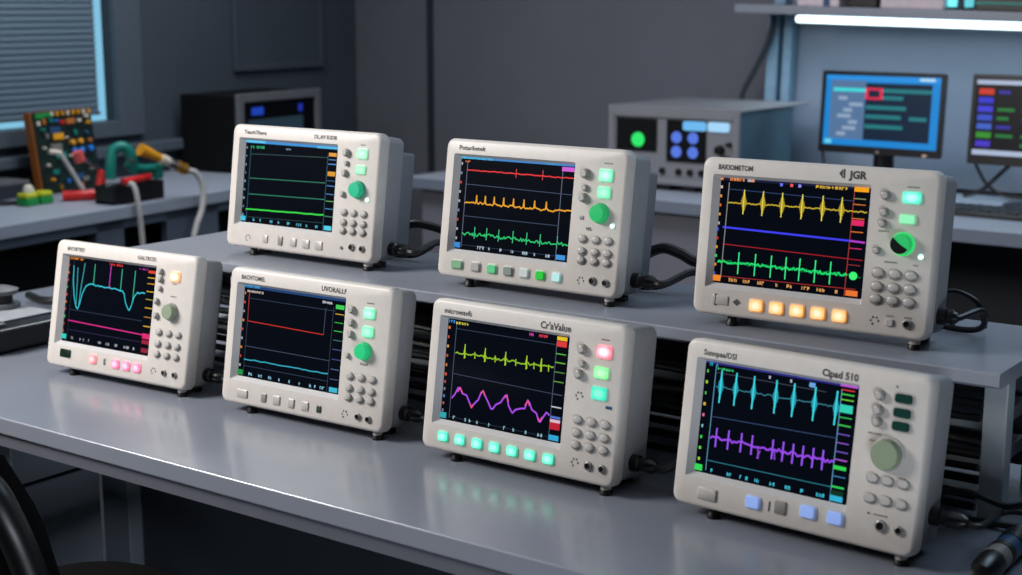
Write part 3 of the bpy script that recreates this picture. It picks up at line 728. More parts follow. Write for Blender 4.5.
Ev.bottom_text((175, 200, 215), (40, 140, 220), (60, 150, 230), .772)

# 6 ---- upper right
Fv = Scope(6, -.9423, 1.7404, .0258, .9891, .9925, .1164, HS, 'oscilloscope with yellow bursts and five glowing amber keys, rightmost on raised shelf')
Fv.body()
Fv.brand('BAKIOMETOM', .062, .060, .155, .0095, .0003); Fv.brand('JGR', .635, .055, .075, .0135, .0006)
mb = MB(); x, z = Fv.X(.608), Fv.Z(.052)
mb.face([Vector((x - .006, -.0004, z)), Vector((x - .001, -.0004, z - .006)), Vector((x - .001, -.0004, z + .006))]); mb.box(x, x + .002, -.0004, .001, z - .006, z + .006)
Fv.put(mb, 'brand_mark', M['ink'])
Fv.lit(.892, .166, TEAL_L, 1.9, .0225, .0135); Fv.lit(.883, .294, GLN2, .9, .0205, .0115)
Fv.small_label(.895, .105, .05); Fv.small_label(.79, .375, .04); Fv.small_label(.83, .555, .05); Fv.small_label(.93, .56, .02)
Fv.knobs([(.79, .163, 1.05), (.79, .264, 1.0), (.787, .33, .9), (.772, .492, .85)])
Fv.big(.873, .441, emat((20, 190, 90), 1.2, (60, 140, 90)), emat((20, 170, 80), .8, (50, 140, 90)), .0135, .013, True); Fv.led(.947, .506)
Fv.keys((.785, .853, .918), (.627, .708, .784), 1.25, .0064); Fv.icon(.786, .91); Fv.button(.848, .912, .010, .009, .003, M['key'], 'mode_button', .002); Fv.jack(.917, .909, .006)
Fv.small_label(.848, .872, .03); Fv.small_label(.917, .872, .03)
Fv.button(.118, .9, .024, .013, .0015, M['key'], 'soft_key', .001); Fv.button(.096, .9, .002, .016, .0018, M['black'], 'key_marker', .0008)
mb = MB(); x, z = Fv.X(.193), Fv.Z(.903); mb.loops([[Vector((x, y, z + .0045)), Vector((x - .006, y, z)), Vector((x, y, z - .0045)), Vector((x + .006, y, z))] for y in (.001, -.0006)]); Fv.put(mb, 'panel_symbol', M['ink'])
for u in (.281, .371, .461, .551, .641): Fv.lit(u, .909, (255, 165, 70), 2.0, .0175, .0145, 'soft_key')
Fv.left_icons([(220, 200, 190), (240, 160, 50), (240, 120, 40), (240, 170, 60)], .085, .19, .42, 5); Fv.left_icons([(60, 90, 230), (220, 60, 50), (235, 170, 50), (60, 220, 110), (235, 140, 50)], .083, .46, .74, 6)
Fv.rects([(.074, .70, .118, .145)], 'status_bar', (14, 20, 60), .8); Fv.glyphs(.078, .137, 11, 'screen_text', (250, 150, 70), .95, .013, .02); Fv.glyphs(.20, .137, 3, 'screen_text', (110, 190, 240), .9, .012, .018)
for u, c in ((.345, (110, 120, 255)), (.39, (255, 90, 90)), (.425, (150, 150, 255))): Fv.rects([(u, u + .012, .14, .158)], 'screen_icon', c, .95, 2)
Fv.glyphs(.50, .145, 10, 'screen_text', (235, 190, 60), .85, .013, .018); Fv.rects([(.662, .722, .125, .158)], 'status_tag', (250, 165, 20), .95, 2)
Fv.ribbon([[(.118, .16), (.112, .77)]], .0014, 'graticule_line', (180, 180, 170), .8); Fv.ribbon([[(.663, .16), (.657, .79)]], .0016, 'graticule_line', (200, 70, 60), .8)
Fv.hline(.118, .20, .66, .215, (60, 90, 150)); Fv.hline(.11, .55, .72, .567, (200, 30, 50), .9, .0016); Fv.hline(.11, .755, .70, .745, (190, 50, 50), .8, .0013)
w = []; w2 = []
for u in (.19, .275, .36, .447, .535, .615):
    z = []
    for k in range(-4, 5):
        hgt = .078 * (1 - abs(k) / 5.2) ** 1.3 * Fv.rnd.uniform(.8, 1.05)
        z += [(u + k * .0028, .275 - hgt), (u + k * .0028 + .001, .275 + hgt)]
    w.append(z)
    w2.append([(u, .20), (u, .35)])
Fv.ribbon(w, .0010, 'waveform', (190, 165, 40), .75); Fv.ribbon(w2, .0018, 'waveform', (235, 220, 90), .95, 2); Fv.ribbon([noisy(.12, .72, .283, .277, 70, .004, Fv.rnd)], .0020, 'waveform', (200, 175, 50), .9)
Fv.ribbon([[(.105, .443), (.66, .456)]], .0032, 'waveform', (60, 60, 240), 1.0); Fv.ribbon([[(.66, .456), (.722, .459)]], .0030, 'waveform', (190, 60, 210), .9)
Fv.ribbon([noisy(.095, .66, .662, .665, 90, .009, Fv.rnd)], .0030, 'waveform', (25, 225, 110), .95)
Fv.ribbon([[(u, .595), (u, .73)] for u in (.188, .263, .334, .399, .459, .526, .591)], .0020, 'waveform', (60, 240, 140), .95, 2)
Fv.ribbon([noisy(.09, .72, .662, .665, 120, .014, Fv.rnd)], .0010, 'waveform', (20, 150, 80), .8)
mb = MB().lathe([(.0055, 0), (.0055, .0005)], (Fv.sx(.688), SD - .0006, Fv.sz(.665)), '-y', 16); mb.build('trace_marker', emat((60, 250, 120), .95), Fv.scr)
Fv.menu([(.20, .006, (150, 150, 110)), (.235, .006, (215, 120, 50)), (.32, .006, (220, 120, 40)), (.345, .034, (240, 40, 110)), (.40, .006, (230, 120, 40)), (.50, .006, (220, 40, 120)), (.60, .005, (150, 50, 50))])
Fv.bottom_text((225, 160, 90), (245, 140, 40), (245, 120, 50), .772)

# 7 ---- lower right
Gv = Scope(7, -.8685, 1.5621, -.0549, .9787, .9937, .1491, 0, 'oscilloscope with cyan bursts over a violet trace and big sage knob, rightmost in front')
Gv.body()
Gv.brand('Sunnpaa/DSI', .068, .072, .145, .0098); Gv.brand('Cipad 510', .575, .073, .145, .0118, .0004)
for v in (.143, .222, .295): Gv.lit(.901, v, (16, 52, 46), .3, .021, .0105, 'push_button'); Gv.small_label(.901, v, .03)
Gv.dome(.87, .085, .0012, .001, M['ink'], 'indicator_light')
Gv.knobs([(.813, .145, 1.05), (.812, .228, 1.05), (.812, .293, 1.0)]); Gv.small_label(.805, .36, .05); Gv.small_label(.80, .40, .025)
Gv.big(.866, .458, M['key'], M['sage'], .0185, .014)
for v, us in ((.606, (.818, .875, .935)), (.718, (.816, .877, .936))):
    for u in us:
        Gv.button(u, v, .0165, .0125, .0014, M['key_dark'], 'key_surround', .006); Gv.button(u, v - .006, .0135, .0098, .0042, M['key'], 'keypad_key', .0048)
Gv.small_label(.86, .80, .05); Gv.jack(.867, .855, .007); Gv.jack(.937, .858, .0055); Gv.dome(.815, .8, .0012, .001, M['ink'], 'indicator_light')
Gv.button(.148, .908, .0265, .015, .0025, M['key'], 'soft_key', .001)
for u in (.35, .58, .69): Gv.lit(u, .892 - .02 * (u > .4), (150, 180, 245), .75, .019, .0145, 'soft_key')
Gv.button(.466, .885, .0155, .016, .0022, M['key_dark'], 'soft_key', .001); Gv.button(.418, .893, .002, .012, .0012, M['taupe'], 'key_divider', .0005)
Gv.left_icons([(90, 230, 70), (170, 230, 60), (80, 210, 90), (230, 190, 60), (240, 120, 160), (150, 220, 230), (60, 230, 90)], .093, .19, .72, 9)
Gv.rects([(.08, .728, .128, .142)], 'status_bar', (50, 50, 150), .7); Gv.glyphs(.09, .145, 6, 'screen_text', (40, 190, 220), .9, .012, .022); Gv.glyphs(.135, .165, 6, 'screen_text', (60, 220, 130), .8, .011, .014)
for u in (.36, .45): Gv.rects([(u, u + .008, .155, .172)], 'screen_icon', (190, 200, 220), .8, 2)
Gv.rects([(.53, .555, .152, .178)], 'screen_icon', (110, 170, 235), .9, 2); Gv.rects([(.655, .725, .13, .142)], 'status_tag', (190, 90, 220), .9, 2)
Gv.ribbon([[(.128, .15), (.128, .78)], [(.662, .16), (.662, .80)]], .0016, 'graticule_line', (110, 180, 220), .85)
Gv.hline(.128, .19, .60, .19, (80, 90, 110)); Gv.hline(.128, .455, .662, .437, (70, 100, 150)); Gv.hline(.128, .72, .662, .715, (60, 170, 190))
w = []; w2 = []
for u in (.156, .222, .30, .396, .471, .558, .646):
    z = []
    for k in range(-4, 5):
        hgt = .080 * (1 - abs(k) / 5.2) ** 1.2 * Gv.rnd.uniform(.8, 1.1)
        z += [(u + k * .0026, .268 - hgt), (u + k * .0026 + .0005, .268 + hgt)]
    w.append(z)
    w2.append([(u, .175), (u, .365)])
Gv.ribbon(w, .0011, 'waveform', (40, 170, 190), .8); Gv.ribbon(w2, .0024, 'waveform', (60, 225, 235), .95, 2); Gv.ribbon([noisy(.135, .66, .275, .262, 70, .005, Gv.rnd)], .0013, 'waveform', (60, 140, 160), .8)
Gv.ribbon([[(u, .52), (u, .63)] for u in (.16, .214, .271, .318, .407, .451, .493, .534, .576, .616)], .0028, 'waveform', (150, 85, 240), .95, 2)
Gv.ribbon([[(.345, .59), (.35, .645)], [(.415, .58), (.42, .63)], [(.345, .645), (.355, .60)]], .0022, 'waveform', (140, 70, 220), .9)
Gv.ribbon([noisy(.135, .662, .578, .574, 60, .010, Gv.rnd)], .0030, 'waveform', (150, 70, 230), .95)
Gv.menu([(.16, .006, (240, 60, 60)), (.185, .008, (60, 210, 70)), (.215, .006, (120, 220, 60)), (.265, .045, (50, 220, 190)), (.315, .006, (50, 200, 90)), (.36, .008, (60, 210, 80)), (.41, .006, (120, 90, 200)), (.46, .006, (150, 90, 210)), (.51, .006, (120, 90, 210)), (.555, .007, (180, 90, 220)), (.60, .022, (50, 225, 80)), (.65, .006, (60, 130, 190)), (.71, .012, (50, 210, 90)), (.745, .03, (10, 50, 30))])
Gv.bottom_text((60, 190, 215), (50, 225, 90), (50, 180, 220), .775)

SC = {1: A, 2: B, 3: C, 4: Dv, 5: Ev, 6: Fv, 7: Gv}

# ------------------------------------------------------------------ power cords
def wpt(S, u, w, v):            # oscilloscope local (x, depth, up) -> world
    y = v * math.sin(S.t) + w * math.cos(S.t); z = v * math.cos(S.t) - w * math.sin(S.t) + FH
    c, s_ = math.cos(S.yaw), math.sin(S.yaw); L = S.root.location
    return Vector((L.x + u * c - y * s_, L.y + u * s_ + y * c, L.z + z))
def cord(k, v, path, label, pl=.030, cr=.0058):
    S = SC[k]; a = wpt(S, S.W / 2 - .0045, .052, v); t = thing('mains_cable', label, 'cable', a, S.yaw, 'mains cables of the oscilloscopes')
    MB().lathe([(.0115, 0), (.0115, .011), (.0088, .013), (.0088, .020), (.0105, .021), (.0105, pl), (.006, pl + .008)], (0, 0, 0), 'x', 16).build('plug', M['black'], t, True)
    R = Matrix.Rotation(-S.yaw, 4, 'Z')
    pts = [Vector((pl, 0, 0)), Vector((pl + (.009 if k == 6 else .022), 0.002, 0))] + [R @ (Vector(q) - a) for q in path]
    MB().tube(pts, cr, 8).build('flex', M['rubber'], t, True)
def T(x, y, z): return (x, y, TZ + z)
cord(1, .026, [T(-1.71, 1.66, .05), T(-1.66, 1.72, .075), T(-1.60, 1.76, .08)], 'black mains cable plugged into the side of the leftmost front oscilloscope')
cord(2, .028, [T(-1.29, 1.66, .055), T(-1.25, 1.72, .08), T(-1.2, 1.76, .08)], 'black mains cable plugged into the oscilloscope showing the red step line')
cord(3, .030, [T(-.885, 1.66, .06), T(-.84, 1.72, .08), T(-.78, 1.76, .08)], 'black mains cable plugged into the oscilloscope with teal keys')
cord(4, .025, [T(-1.50, 1.875, .250), T(-1.47, 1.90, .240), T(-1.43, 1.92, .225)], 'black mains cable plugged into the leftmost oscilloscope on the raised shelf')
cord(5, .027, [T(-1.015, 1.87, .252), T(-.985, 1.90, .240), T(-.95, 1.915, .225)], 'black mains cable plugged into the middle oscilloscope on the raised shelf')
cord(6, .030, [T(-.584, 1.85, .250), T(-.582, 1.868, .238), T(-.592, 1.885, .220), T(-.615, 1.892, .2130), T(-.66, 1.90, .2130)], 'black mains cable looping from the rightmost oscilloscope on the raised shelf', .017, .0042)
cord(7, .045, [T(-.49, 1.70, .040), T(-.455, 1.76, .030), T(-.41, 1.83, .06), T(-.37, 1.86, .12), T(-.33, 1.9, .15)], 'black mains cable from the rightmost front oscilloscope curling over the table', .036, .004)
def cable(path, r, label, group=None, m='rubber'):
    o = MB().tube([T(*q) for q in path], r, 8).build('cable', M[m], None, True)
    return tag(o, label, 'cable', group)
G1 = 'loose cables behind the raised shelf oscilloscopes'
cable([(-1.66, 1.915, .225), (-1.63, 1.915, .25), (-1.59, 1.915, .268), (-1.557, 1.925, .266), (-1.52, 1.935, .257), (-1.46, 1.945, .25), (-1.40, 1.945, .22)], .0075, 'thick black cable arching up behind the leftmost oscilloscope on the raised shelf', G1)
cable([(-1.64, 1.895, .2125), (-1.60, 1.90, .213), (-1.57, 1.90, .217), (-1.545, 1.905, .230), (-1.528, 1.91, .244)], .0035, 'thin black cable lying low beside the leftmost shelf oscilloscope', G1)
cable([(-1.16, 1.915, .225), (-1.13, 1.915, .256), (-1.095, 1.915, .274), (-1.066, 1.92, .268), (-1.04, 1.93, .255), (-.98, 1.94, .25), (-.93, 1.945, .22)], .0085, 'thick black cable arching up behind the middle shelf oscilloscope', G1)
cable([(-1.15, 1.895, .2130), (-1.115, 1.895, .2135), (-1.085, 1.90, .218), (-1.058, 1.905, .233), (-1.047, 1.91, .244)], .0040, 'thin black cable lying low beside the middle shelf oscilloscope', G1)
cable([(-.70, 1.92, .2125), (-.675, 1.915, .24), (-.645, 1.91, .259), (-.62, 1.91, .256), (-.604, 1.912, .243), (-.598, 1.92, .2125)], .0035, 'thin black cable looping high behind the rightmost shelf oscilloscope', G1)
G2 = 'black cables bundled under the raised shelf'
rb = random.Random(5)
bays = [(-2.02, -1.32), (-1.26, -.58)]
for n, (z, y, r) in enumerate(((.164, 1.79, .006), (.145, 1.80, .007), (.127, 1.785, .005), (.093, 1.79, .006), (.077, 1.80, .006), (.062, 1.81, .005), (.042, 1.79, .006), (.026, 1.785, .006), (.010, 1.80, .005))):
    x0, x1 = -2.02, -.552
    # stay in front of the legs
    pts = [(x0 + (x1 - x0) * i / 12, 1.792 - .008 * (n % 3) + rb.uniform(-.004, .004), z + rb.uniform(-.0018, .0018)) for i in range(13)]
    cable(pts, r, 'black cable running lengthwise in the bundle under the raised shelf', G2)
for n, x in enumerate((-1.68, -1.24, -.80, -.665, -.62)):
    pts = [(x - .06, 1.775, .165), (x - .02, 1.73, .172), (x + .03, 1.725, .14), (x + .02, 1.74, .10), (x - .03, 1.735, .075)]
    cable(pts, .006, ('black cable looping under the raised shelf behind ' + ['the red step line oscilloscope', 'the teal key oscilloscope', 'the gap right of the teal key oscilloscope', 'the rightmost front oscilloscope', 'the rightmost front oscilloscope, nearest the shelf end'][n]), G2)
cable([(-.66, 1.80, .012), (-.60, 1.74, .007), (-.50, 1.745, .007), (-.40, 1.77, .007), (-.28, 1.80, .007)], .0048, 'black cable running along the table to the right below the raised shelf')
cable([(-.60, 1.69, .04), (-.545, 1.70, .055), (-.49, 1.69, .05), (-.462, 1.672, .062)], .0042, 'short black cable arching just behind the plug of the rightmost front oscilloscope')

# foreground probe (lower right)
pb_ = thing('handheld_probe', 'black-tipped handheld probe with blue and grey rings, lower right table corner', 'probe', T(-.467, 1.568, 0))
d0 = Vector((-.002, -.025, .0165)); d1 = Vector((-.0, .25, .0185))
def dp(t): return d0 + (d1 - d0) * t
seg(dp(0), dp(.16), [(.004, 0), (.011, .06), (.0155, .35), (.0165, .7), (.016, 1)], 'tip', M['black'], pb_, 24)
seg(dp(.16), dp(.25), [(.0155, 0), (.0155, 1)], 'grey_ring', M['taupe'], pb_, 24)
seg(dp(.25), dp(.29), [(.0165, 0), (.0165, 1)], 'grip_ring', M['rubber'], pb_, 24)
seg(dp(.29), dp(.38), [(.0155, 0), (.0155, 1)], 'blue_ring', M['navy'], pb_, 24)
seg(dp(.38), dp(.48), [(.0165, 0), (.0172, .5), (.0165, 1)], 'grip_ring', M['rubber'], pb_, 24)
seg(dp(.48), dp(1.0), [(.013, 0), (.009, .5), (.0075, 1)], 'shaft', M['midgrey'], pb_, 24)

jb = thing('power_adapter', 'pale box with a dark cable just past the right end of the raised shelf', 'adapter', T(-.44, 1.93, 0), .05)
MB().box(-.035, .06, -.06, .06, .006, .135, .006).build('case', M['pale'], jb)
MB().box(-.03, .055, -.055, .055, 0, .006).build('base_pad', M['rubber'], jb)
MB().tube([(-.038, -.05, .115), (-.06, -.06, .09), (-.062, -.06, .04), (-.05, -.03, .006)], .005, 8).build('cable', M['rubber'], jb, True)

# ------------------------------------------------------------------ left-hand console on the table
kc = thing('keypad_console', 'low black keypad console with a pale top plate, far left of work table', 'console', T(-2.45, 1.655, 0), .02)
MB().box(-.20, .145, -.10, .10, .004, .047, .005).build('case', M['black'], kc)
MB().box(-.06, .09, -.03, .085, .047, .051, .002).build('top_plate', M['pale'], kc)
for r_ in range(2):
    for i in range(11):
        x = -.18 + i * .028
        if r_ == 1: continue
        MB().box(x, x + .020, -.092, -.045, .046, .053, .003).build('key', M['midgrey'], kc)
for x, y in ((-.17, -.08), (.12, -.08), (-.17, .08), (.12, .08)):
    MB().lathe([(.008, 0), (.008, .006)], (x, y, 0), 'z', 10).build('foot', M['rubber'], kc)
sp_ = thing('cable_spool', 'grey spool with dark flanges standing on the black keypad console', 'spool', T(-2.475, 1.70, .051))
MB().lathe([(.04, 0), (.04, .008), (.02, .010), (.02, .012)], (0, 0, 0), 'z', 24).build('flange', M['midgrey'], sp_, True)
MB().lathe([(.026, .01), (.026, .03)], (0, 0, 0), 'z', 24).build('core', M['rubber'], sp_, True)
MB().lathe([(.036, .028), (.038, .036), (.02, .042), (.0, .043)], (0, 0, 0), 'z', 24).build('flange', M['midgrey'], sp_, True)
cable([(-2.70, 1.93, .012), (-2.58, 1.89, .02), (-2.45, 1.93, .035), (-2.34, 1.91, .03), (-2.22, 1.86, .012)], .009, 'thick black cable behind the keypad console at the far left of the table')
cable([(-2.44, 1.82, .006), (-2.39, 1.79, .006), (-2.33, 1.80, .006), (-2.24, 1.79, .006)], .004, 'thin black cable curving past the right side of the keypad console')

# ------------------------------------------------------------------ chair
ch = thing('office_chair', 'black office chair pushed towards the left front of the work table', 'chair', (-1.672, 1.160, 0), -.06)
mb = MB()
ring = []
for j in range(9):               # curved backrest shell
    t = j / 8
    z = .58 + .242 * t; yb = -.11 - .05 * t
    hw = .172 - .02 * t - .05 * max(0, t - .7) / .3
    ring.append((z, yb, hw))
L = []
for (z, yb, hw) in ring:
    L.append([Vector((hw * math.sin(a), yb - .05 * math.cos(a) + .05 + d, z)) for (a, d) in [(x / 10 * PI - PI / 2, 0) for x in range(11)]] +
             [Vector((hw * .97 * math.sin(a), yb - .05 * math.cos(a) + .05 + .03, z)) for a in [PI / 2 - x / 10 * PI for x in range(11)]])
mb.loops(L)
mb.build('backrest', M['fabric'], ch, True)
def edge(z0=.55, n=10):
    h = [(.215, -.10, .55), (.216, -.105, .63), (.212, -.125, .712), (.203, -.142, .772), (.178, -.155, .817), (.11, -.172, .842)]
    pts = h + [(0, -.178, .848)] + [(-a, b, c) for a, b, c in reversed(h)]
    return pts
MB().tube(edge(), .021, 10).build('back_frame', M['chair'], ch, True)
mb = MB(); L = []
for z, k in ((.480, .92), (.487, .99), (.512, 1.0), (.534, .97), (.544, .85)):
    L.append([Vector((.03 + .20 * k * (abs(math.cos(a)) ** .7) * (1 if math.cos(a) > 0 else -1), .06 + .19 * k * (abs(math.sin(a)) ** .7) * (1 if math.sin(a) > 0 else -1), z)) for a in [2 * PI * i / 40 for i in range(40)]])
mb.loops(L).build('seat', M['fabric'], ch, True)
for sx in (-1, 1): MB().tube([(sx * .19, -.05, .47), (sx * .215, -.105, .49), (sx * .217, -.105, .55)], .018, 8).build('back_bracket', M['chair'], ch, True)
MB().lathe([(.028, .09), (.028, .30), (.02, .30), (.02, .49)], (0, .1, 0), 'z', 16).build('gas_column', M['steel'], ch, True)
for i in range(5):
    a = 2 * PI * i / 5 + .3; c = Vector((0, .1, .09)); e = c + Vector((.27 * math.cos(a), .27 * math.sin(a), -.02))
    lg = MB().tube([c, e], .022, 8, taper=.015).build('base_leg', M['chair'], ch, True)
    MB().lathe([(.028, -.012), (.03, 0), (.028, .012)], e + Vector((0, 0, -.04)), 'x', 14).build('caster', M['rubber'], lg, True)

# ================================================================== BACK BENCH
BY = 4.22; BR = -.03
bb = thing('lab_bench', 'long pale grey bench along the back wall carrying the monitors and keyboard', 'bench', (-1.6, BY + .4, 0), BR)
MB().box(-1.95, 2.6, -.42, .36, TZ - .043, TZ, .005).build('bench_top', M['bench'], bb)
MB().box(-1.95, 2.6, -.424, -.418, TZ - .041, TZ - .002).build('front_lip', M['bench_lip'], bb)
MB().box(-1.9, -.35, -.385, -.36, .08, TZ - .043).build('cabinet_front', M['cab2'], bb)
MB().box(-1.9, -.35, -.36, .34, .0, TZ - .06).build('cabinet_body', M['under'], bb)
MB().box(-.33, 2.55, .33, .35, .0, TZ - .043).build('back_board', M['under'], bb)
for x in (1.2, 2.5): MB().box(x, x + .05, -.38, -.33, 0, TZ - .043).build('leg', M['cab'], bb)

# grey bench instrument
iw, ih = .51, .27
it = thing('signal_generator', 'grey instrument with green and blue lights on the back bench left of the monitors', 'instrument', (-2.512, 4.45, TZ), 0)
MB().box(-.255, .257, .012, .42, .022, .283, .004).build('casing', M['inst_side'], it)
MB().box(-.265, .265, .0, .55, .283, .292, .003).build('lid', M['inst'], it)
fr = MB()
for (a, b, c, d) in ((-.258, -.235, .022, .283), (.237, .26, .022, .283), (-.235, .237, .255, .283), (-.235, .237, .022, .04)):
    fr.box(a, b, -.006, .014, c, d, .003)
fr.build('front_frame', M['inst'], it)
MB().box(-.235, .237, .0, .012, .04, .255).build('front_panel', M['inst'], it)
w_ = MB().box(-.225, -.06, -.004, .0, .135, .250).build('display_window', M['blackmat'], it)
MB().lathe([(.026, 0), (.025, .004), (.0, .005)], (-.135, -.004, .175), '-y', 20).build('green_light', emat((50, 235, 110), 1.0), w_, True)
w_ = MB().box(-.02, .135, -.004, .0, .105, .250).build('display_window', M['blackmat'], it)
for x in (.02, .085):
    for z in (.19, .140): MB().lathe([(.0205, 0), (.019, .004), (.0, .005)], (x, -.004, z), '-y', 18).build('blue_light', emat((95, 130, 240), .85), w_, True)
for x0, x1, c in ((.045, .135, (110, 185, 240)), (.142, .222, (165, 215, 250))):
    mb = MB(); mb.loops([rr_loop((x0 + x1) / 2, .232, (x1 - x0) / 2, .016, .008, y, 3) for y in (0, -.006)])
    mb.build('lit_key', emat(c, 1.0), it)
for (x, z, r) in ((.19, .155, .016), (.225, .175, .008), (.215, .10, .034), (.17, .055, .016), (.195, .02 + .03, .014)):
    o = MB().lathe([(r * 1.1, 0), (r * 1.1, .004), (r, .006), (r * .9, .022), (.0, .023)], (x, .0, z), '-y', 20).build('control_knob', M['black'], it, True)
for x in (-.2, -.1, -.035, .03, .075, .12):
    MB().lathe([(.012, 0), (.012, .008), (.006, .008), (.005, .003), (.0, .003)], (x, 0, .07), '-y', 14).build('signal_jack', M['rubber'], it, True)
for x in (-.235, -.14, -.04, .06, .2):
    MB().box(x - .025, x + .025, .02, .07, .0, .024, .003).build('foot', M['rubber'], it)
MB().box(-.2, .2, .30, .36, .0, .024, .003).build('foot', M['rubber'], it)
tag(MB().tube([T(-2.415, 5.03, .60), T(-2.44, 5.03, .50), T(-2.49, 5.03, .40), T(-2.54, 5.03, .30), T(-2.55, 5.03, .15), T(-2.55, 5.03, .02)], .011, 8).build('cable', M['under'], None, True), 'dark cable dropping from the wall shelf to behind the grey bench instrument', 'cable')
tag(MB().tube([T(-2.2, 5.0, .2), T(-2.17, 4.97, .08), T(-2.13, 4.93, .015), T(-2.08, 4.9, .012)], .007, 8).build('cable', M['rubber'], None, True), 'thin black cable on the back bench right of the grey bench instrument', 'cable')

# monitors
def monitor(x, y, w, h, z0, tilt, rz, label):
    t = thing('computer_monitor', label, 'monitor', (x, y, TZ), rz, 'monitors on the back bench')
    Rm = Matrix.Translation(Vector((0, 0, z0))) @ Matrix.Rotation(-tilt, 4, 'X')
    b = .014
    mb = MB(); mb.loops([rr_loop(0, h / 2, w / 2 - .004, h / 2 - .004, .004, .03), rr_loop(0, h / 2, w / 2, h / 2, .006, .012), rr_loop(0, h / 2, w / 2, h / 2, .006, 0), rr_loop(0, h / 2 + .006, w / 2 - b, h / 2 - b - .006, .002, 0), rr_loop(0, h / 2 + .006, w / 2 - b, h / 2 - b - .006, .002, .003)], True, False)
    mb.xform(Rm).build('screen_frame', M['black'], t, True)
    def scr(name, x0, x1, z0_, z1, m, par, lay):
        X0, X1 = -w / 2 + b, w / 2 - b; Z0, Z1 = b + .012, h - b
        mb = MB(); f = [Vector((X0 + (X1 - X0) * a, .003 - .0005 * lay, Z0 + (Z1 - Z0) * c)) for a, c in ((x0, z0_), (x1, z0_), (x1, z1), (x0, z1))]
        mb.loops([f, [p + Vector((0, .0004, 0)) for p in f]], True, True)
        return mb.xform(Rm).build(name, m, par)
    MB().tube([(0, .055, .012), (0, .055, .08), (0, .05, z0 + h * .45)], .036, 10).build('stand_neck', M['black'], t, True)
    MB().lathe([(.11, 0), (.11, .008), (.03, .015)], (0, .04, 0), 'z', 24).build('stand_base', M['black'], t, True)
    MB().box(-.006, .006, -.001, .002, 0.004, .014).xform(Rm).build('maker_badge', M['taupe'], t)
    MB().box(w / 2 - .06, w / 2 - .045, -.001, .002, 0.004, .010).xform(Rm).build('power_light', emat((240, 200, 190), .7), t)
    return t, scr
t, scr = monitor(-1.863, 4.70, .442, .277, .145, .06, -.07, 'monitor showing a bright blue bordered window with teal bars and a red box outline')
s0 = scr('display', 0, 1, 0, 1, emat((24, 142, 225), .85), t, 0)
scr('side_panel', .05, .36, .09, .93, emat((96, 132, 176), .75), s0, 1)
scr('chart_panel', .36, .93, .09, .90, emat((10, 36, 62), .8), s0, 1)
scr('title_bar', .0, 1, .93, 1, emat((40, 150, 235), .9), s0, 1)
scr('active_row', .07, .36, .77, .82, emat((60, 225, 225), .95), s0, 2)
for (a, b_, z) in ((.48, .93, .77), (.50, .69, .67), (.37, .72, .53), (.37, .68, .40), (.37, .70, .26), (.75, .90, .39)):
    scr('chart_bar', a, b_, z, z + .055, emat((36, 132, 140), .8), s0, 2)
for (a, b_, c, d) in ((.36, .51, .80, .83), (.36, .51, .67, .70), (.36, .385, .67, .83), (.485, .51, .67, .83)):
    scr('highlight_box', a, b_, c, d, emat((235, 40, 80), .95), s0, 3)
for i in range(7): scr('list_text', .12 + .05 * (i % 3), .2 + .05 * (i % 3) + .04 * (i % 2), .14 + .085 * i, .19 + .085 * i, emat((170, 195, 225), .7), s0, 2)
scr('start_icon', .02, .08, .015, .08, emat((110, 220, 250), .9), s0, 2); scr('clock_text', .82, .95, .945, .985, emat((190, 230, 250), .9), s0, 2)
t, scr = monitor(-1.34, 4.72, .46, .29, .132, .06, -.07, 'monitor at the right edge showing a black table of coloured blocks')
s0 = scr('display', 0, 1, 0, 1, emat((6, 8, 14), .8), t, 0)
scr('title_bar', 0, 1, .93, .985, emat((190, 205, 235), .8), s0, 1); scr('status_bar', 0, 1, .02, .085, emat((190, 205, 235), .8), s0, 1)
cols = [(230, 60, 40), (60, 60, 230), (70, 70, 240), (60, 90, 220), (70, 110, 220), (60, 160, 50), (80, 60, 220)]
for i in range(7):
    z = .80 - .112 * i
    scr('row_tag', .02, .135, z, z + .075, emat(cols[i], .75), s0, 1)
    for k, u in enumerate((.17, .36, .55, .74)):
        if (i * 3 + k) % 5 == 3: continue
        c = (40, 150, 70) if (i + k) % 4 else (70, 60, 200)
        scr('cell_text', u, u + .09 + .02 * ((i + k) % 3), z + .015, z + .055, emat(c, .6), s0, 1)
# keyboard
kb = thing('keyboard', 'black keyboard in front of the right-hand monitor on the back bench', 'keyboard', (-1.36, 4.50, TZ), -.05)
MB().box(-.22, .22, -.075, .075, .0, .016, .004).build('base', M['black'], kb)
for r_ in range(5):
    for i in range(14):
        x = -.205 + i * .0295; y = -.065 + r_ * .0265
        MB().box(x, x + .025, y, y + .022, .015, .023, .002).build('key', M['midgrey'] if False else M['under'], kb)
tag(MB().tube([T(-1.62, 4.88, .007), T(-1.56, 4.88, .03), T(-1.50, 4.88, .09), T(-1.46, 4.87, .13)], .007, 8).build('cable', M['rubber'], None, True), 'black cable rising to the right-hand monitor on the back bench', 'cable', 'monitor cables')
tag(MB().tube([T(-1.60, 4.91, .12), T(-1.56, 4.92, .05), T(-1.50, 4.92, .012), T(-1.42, 4.92, .008)], .006, 8).build('cable', M['rubber'], None, True), 'black cable sagging onto the back bench behind the right-hand monitor', 'cable', 'monitor cables')

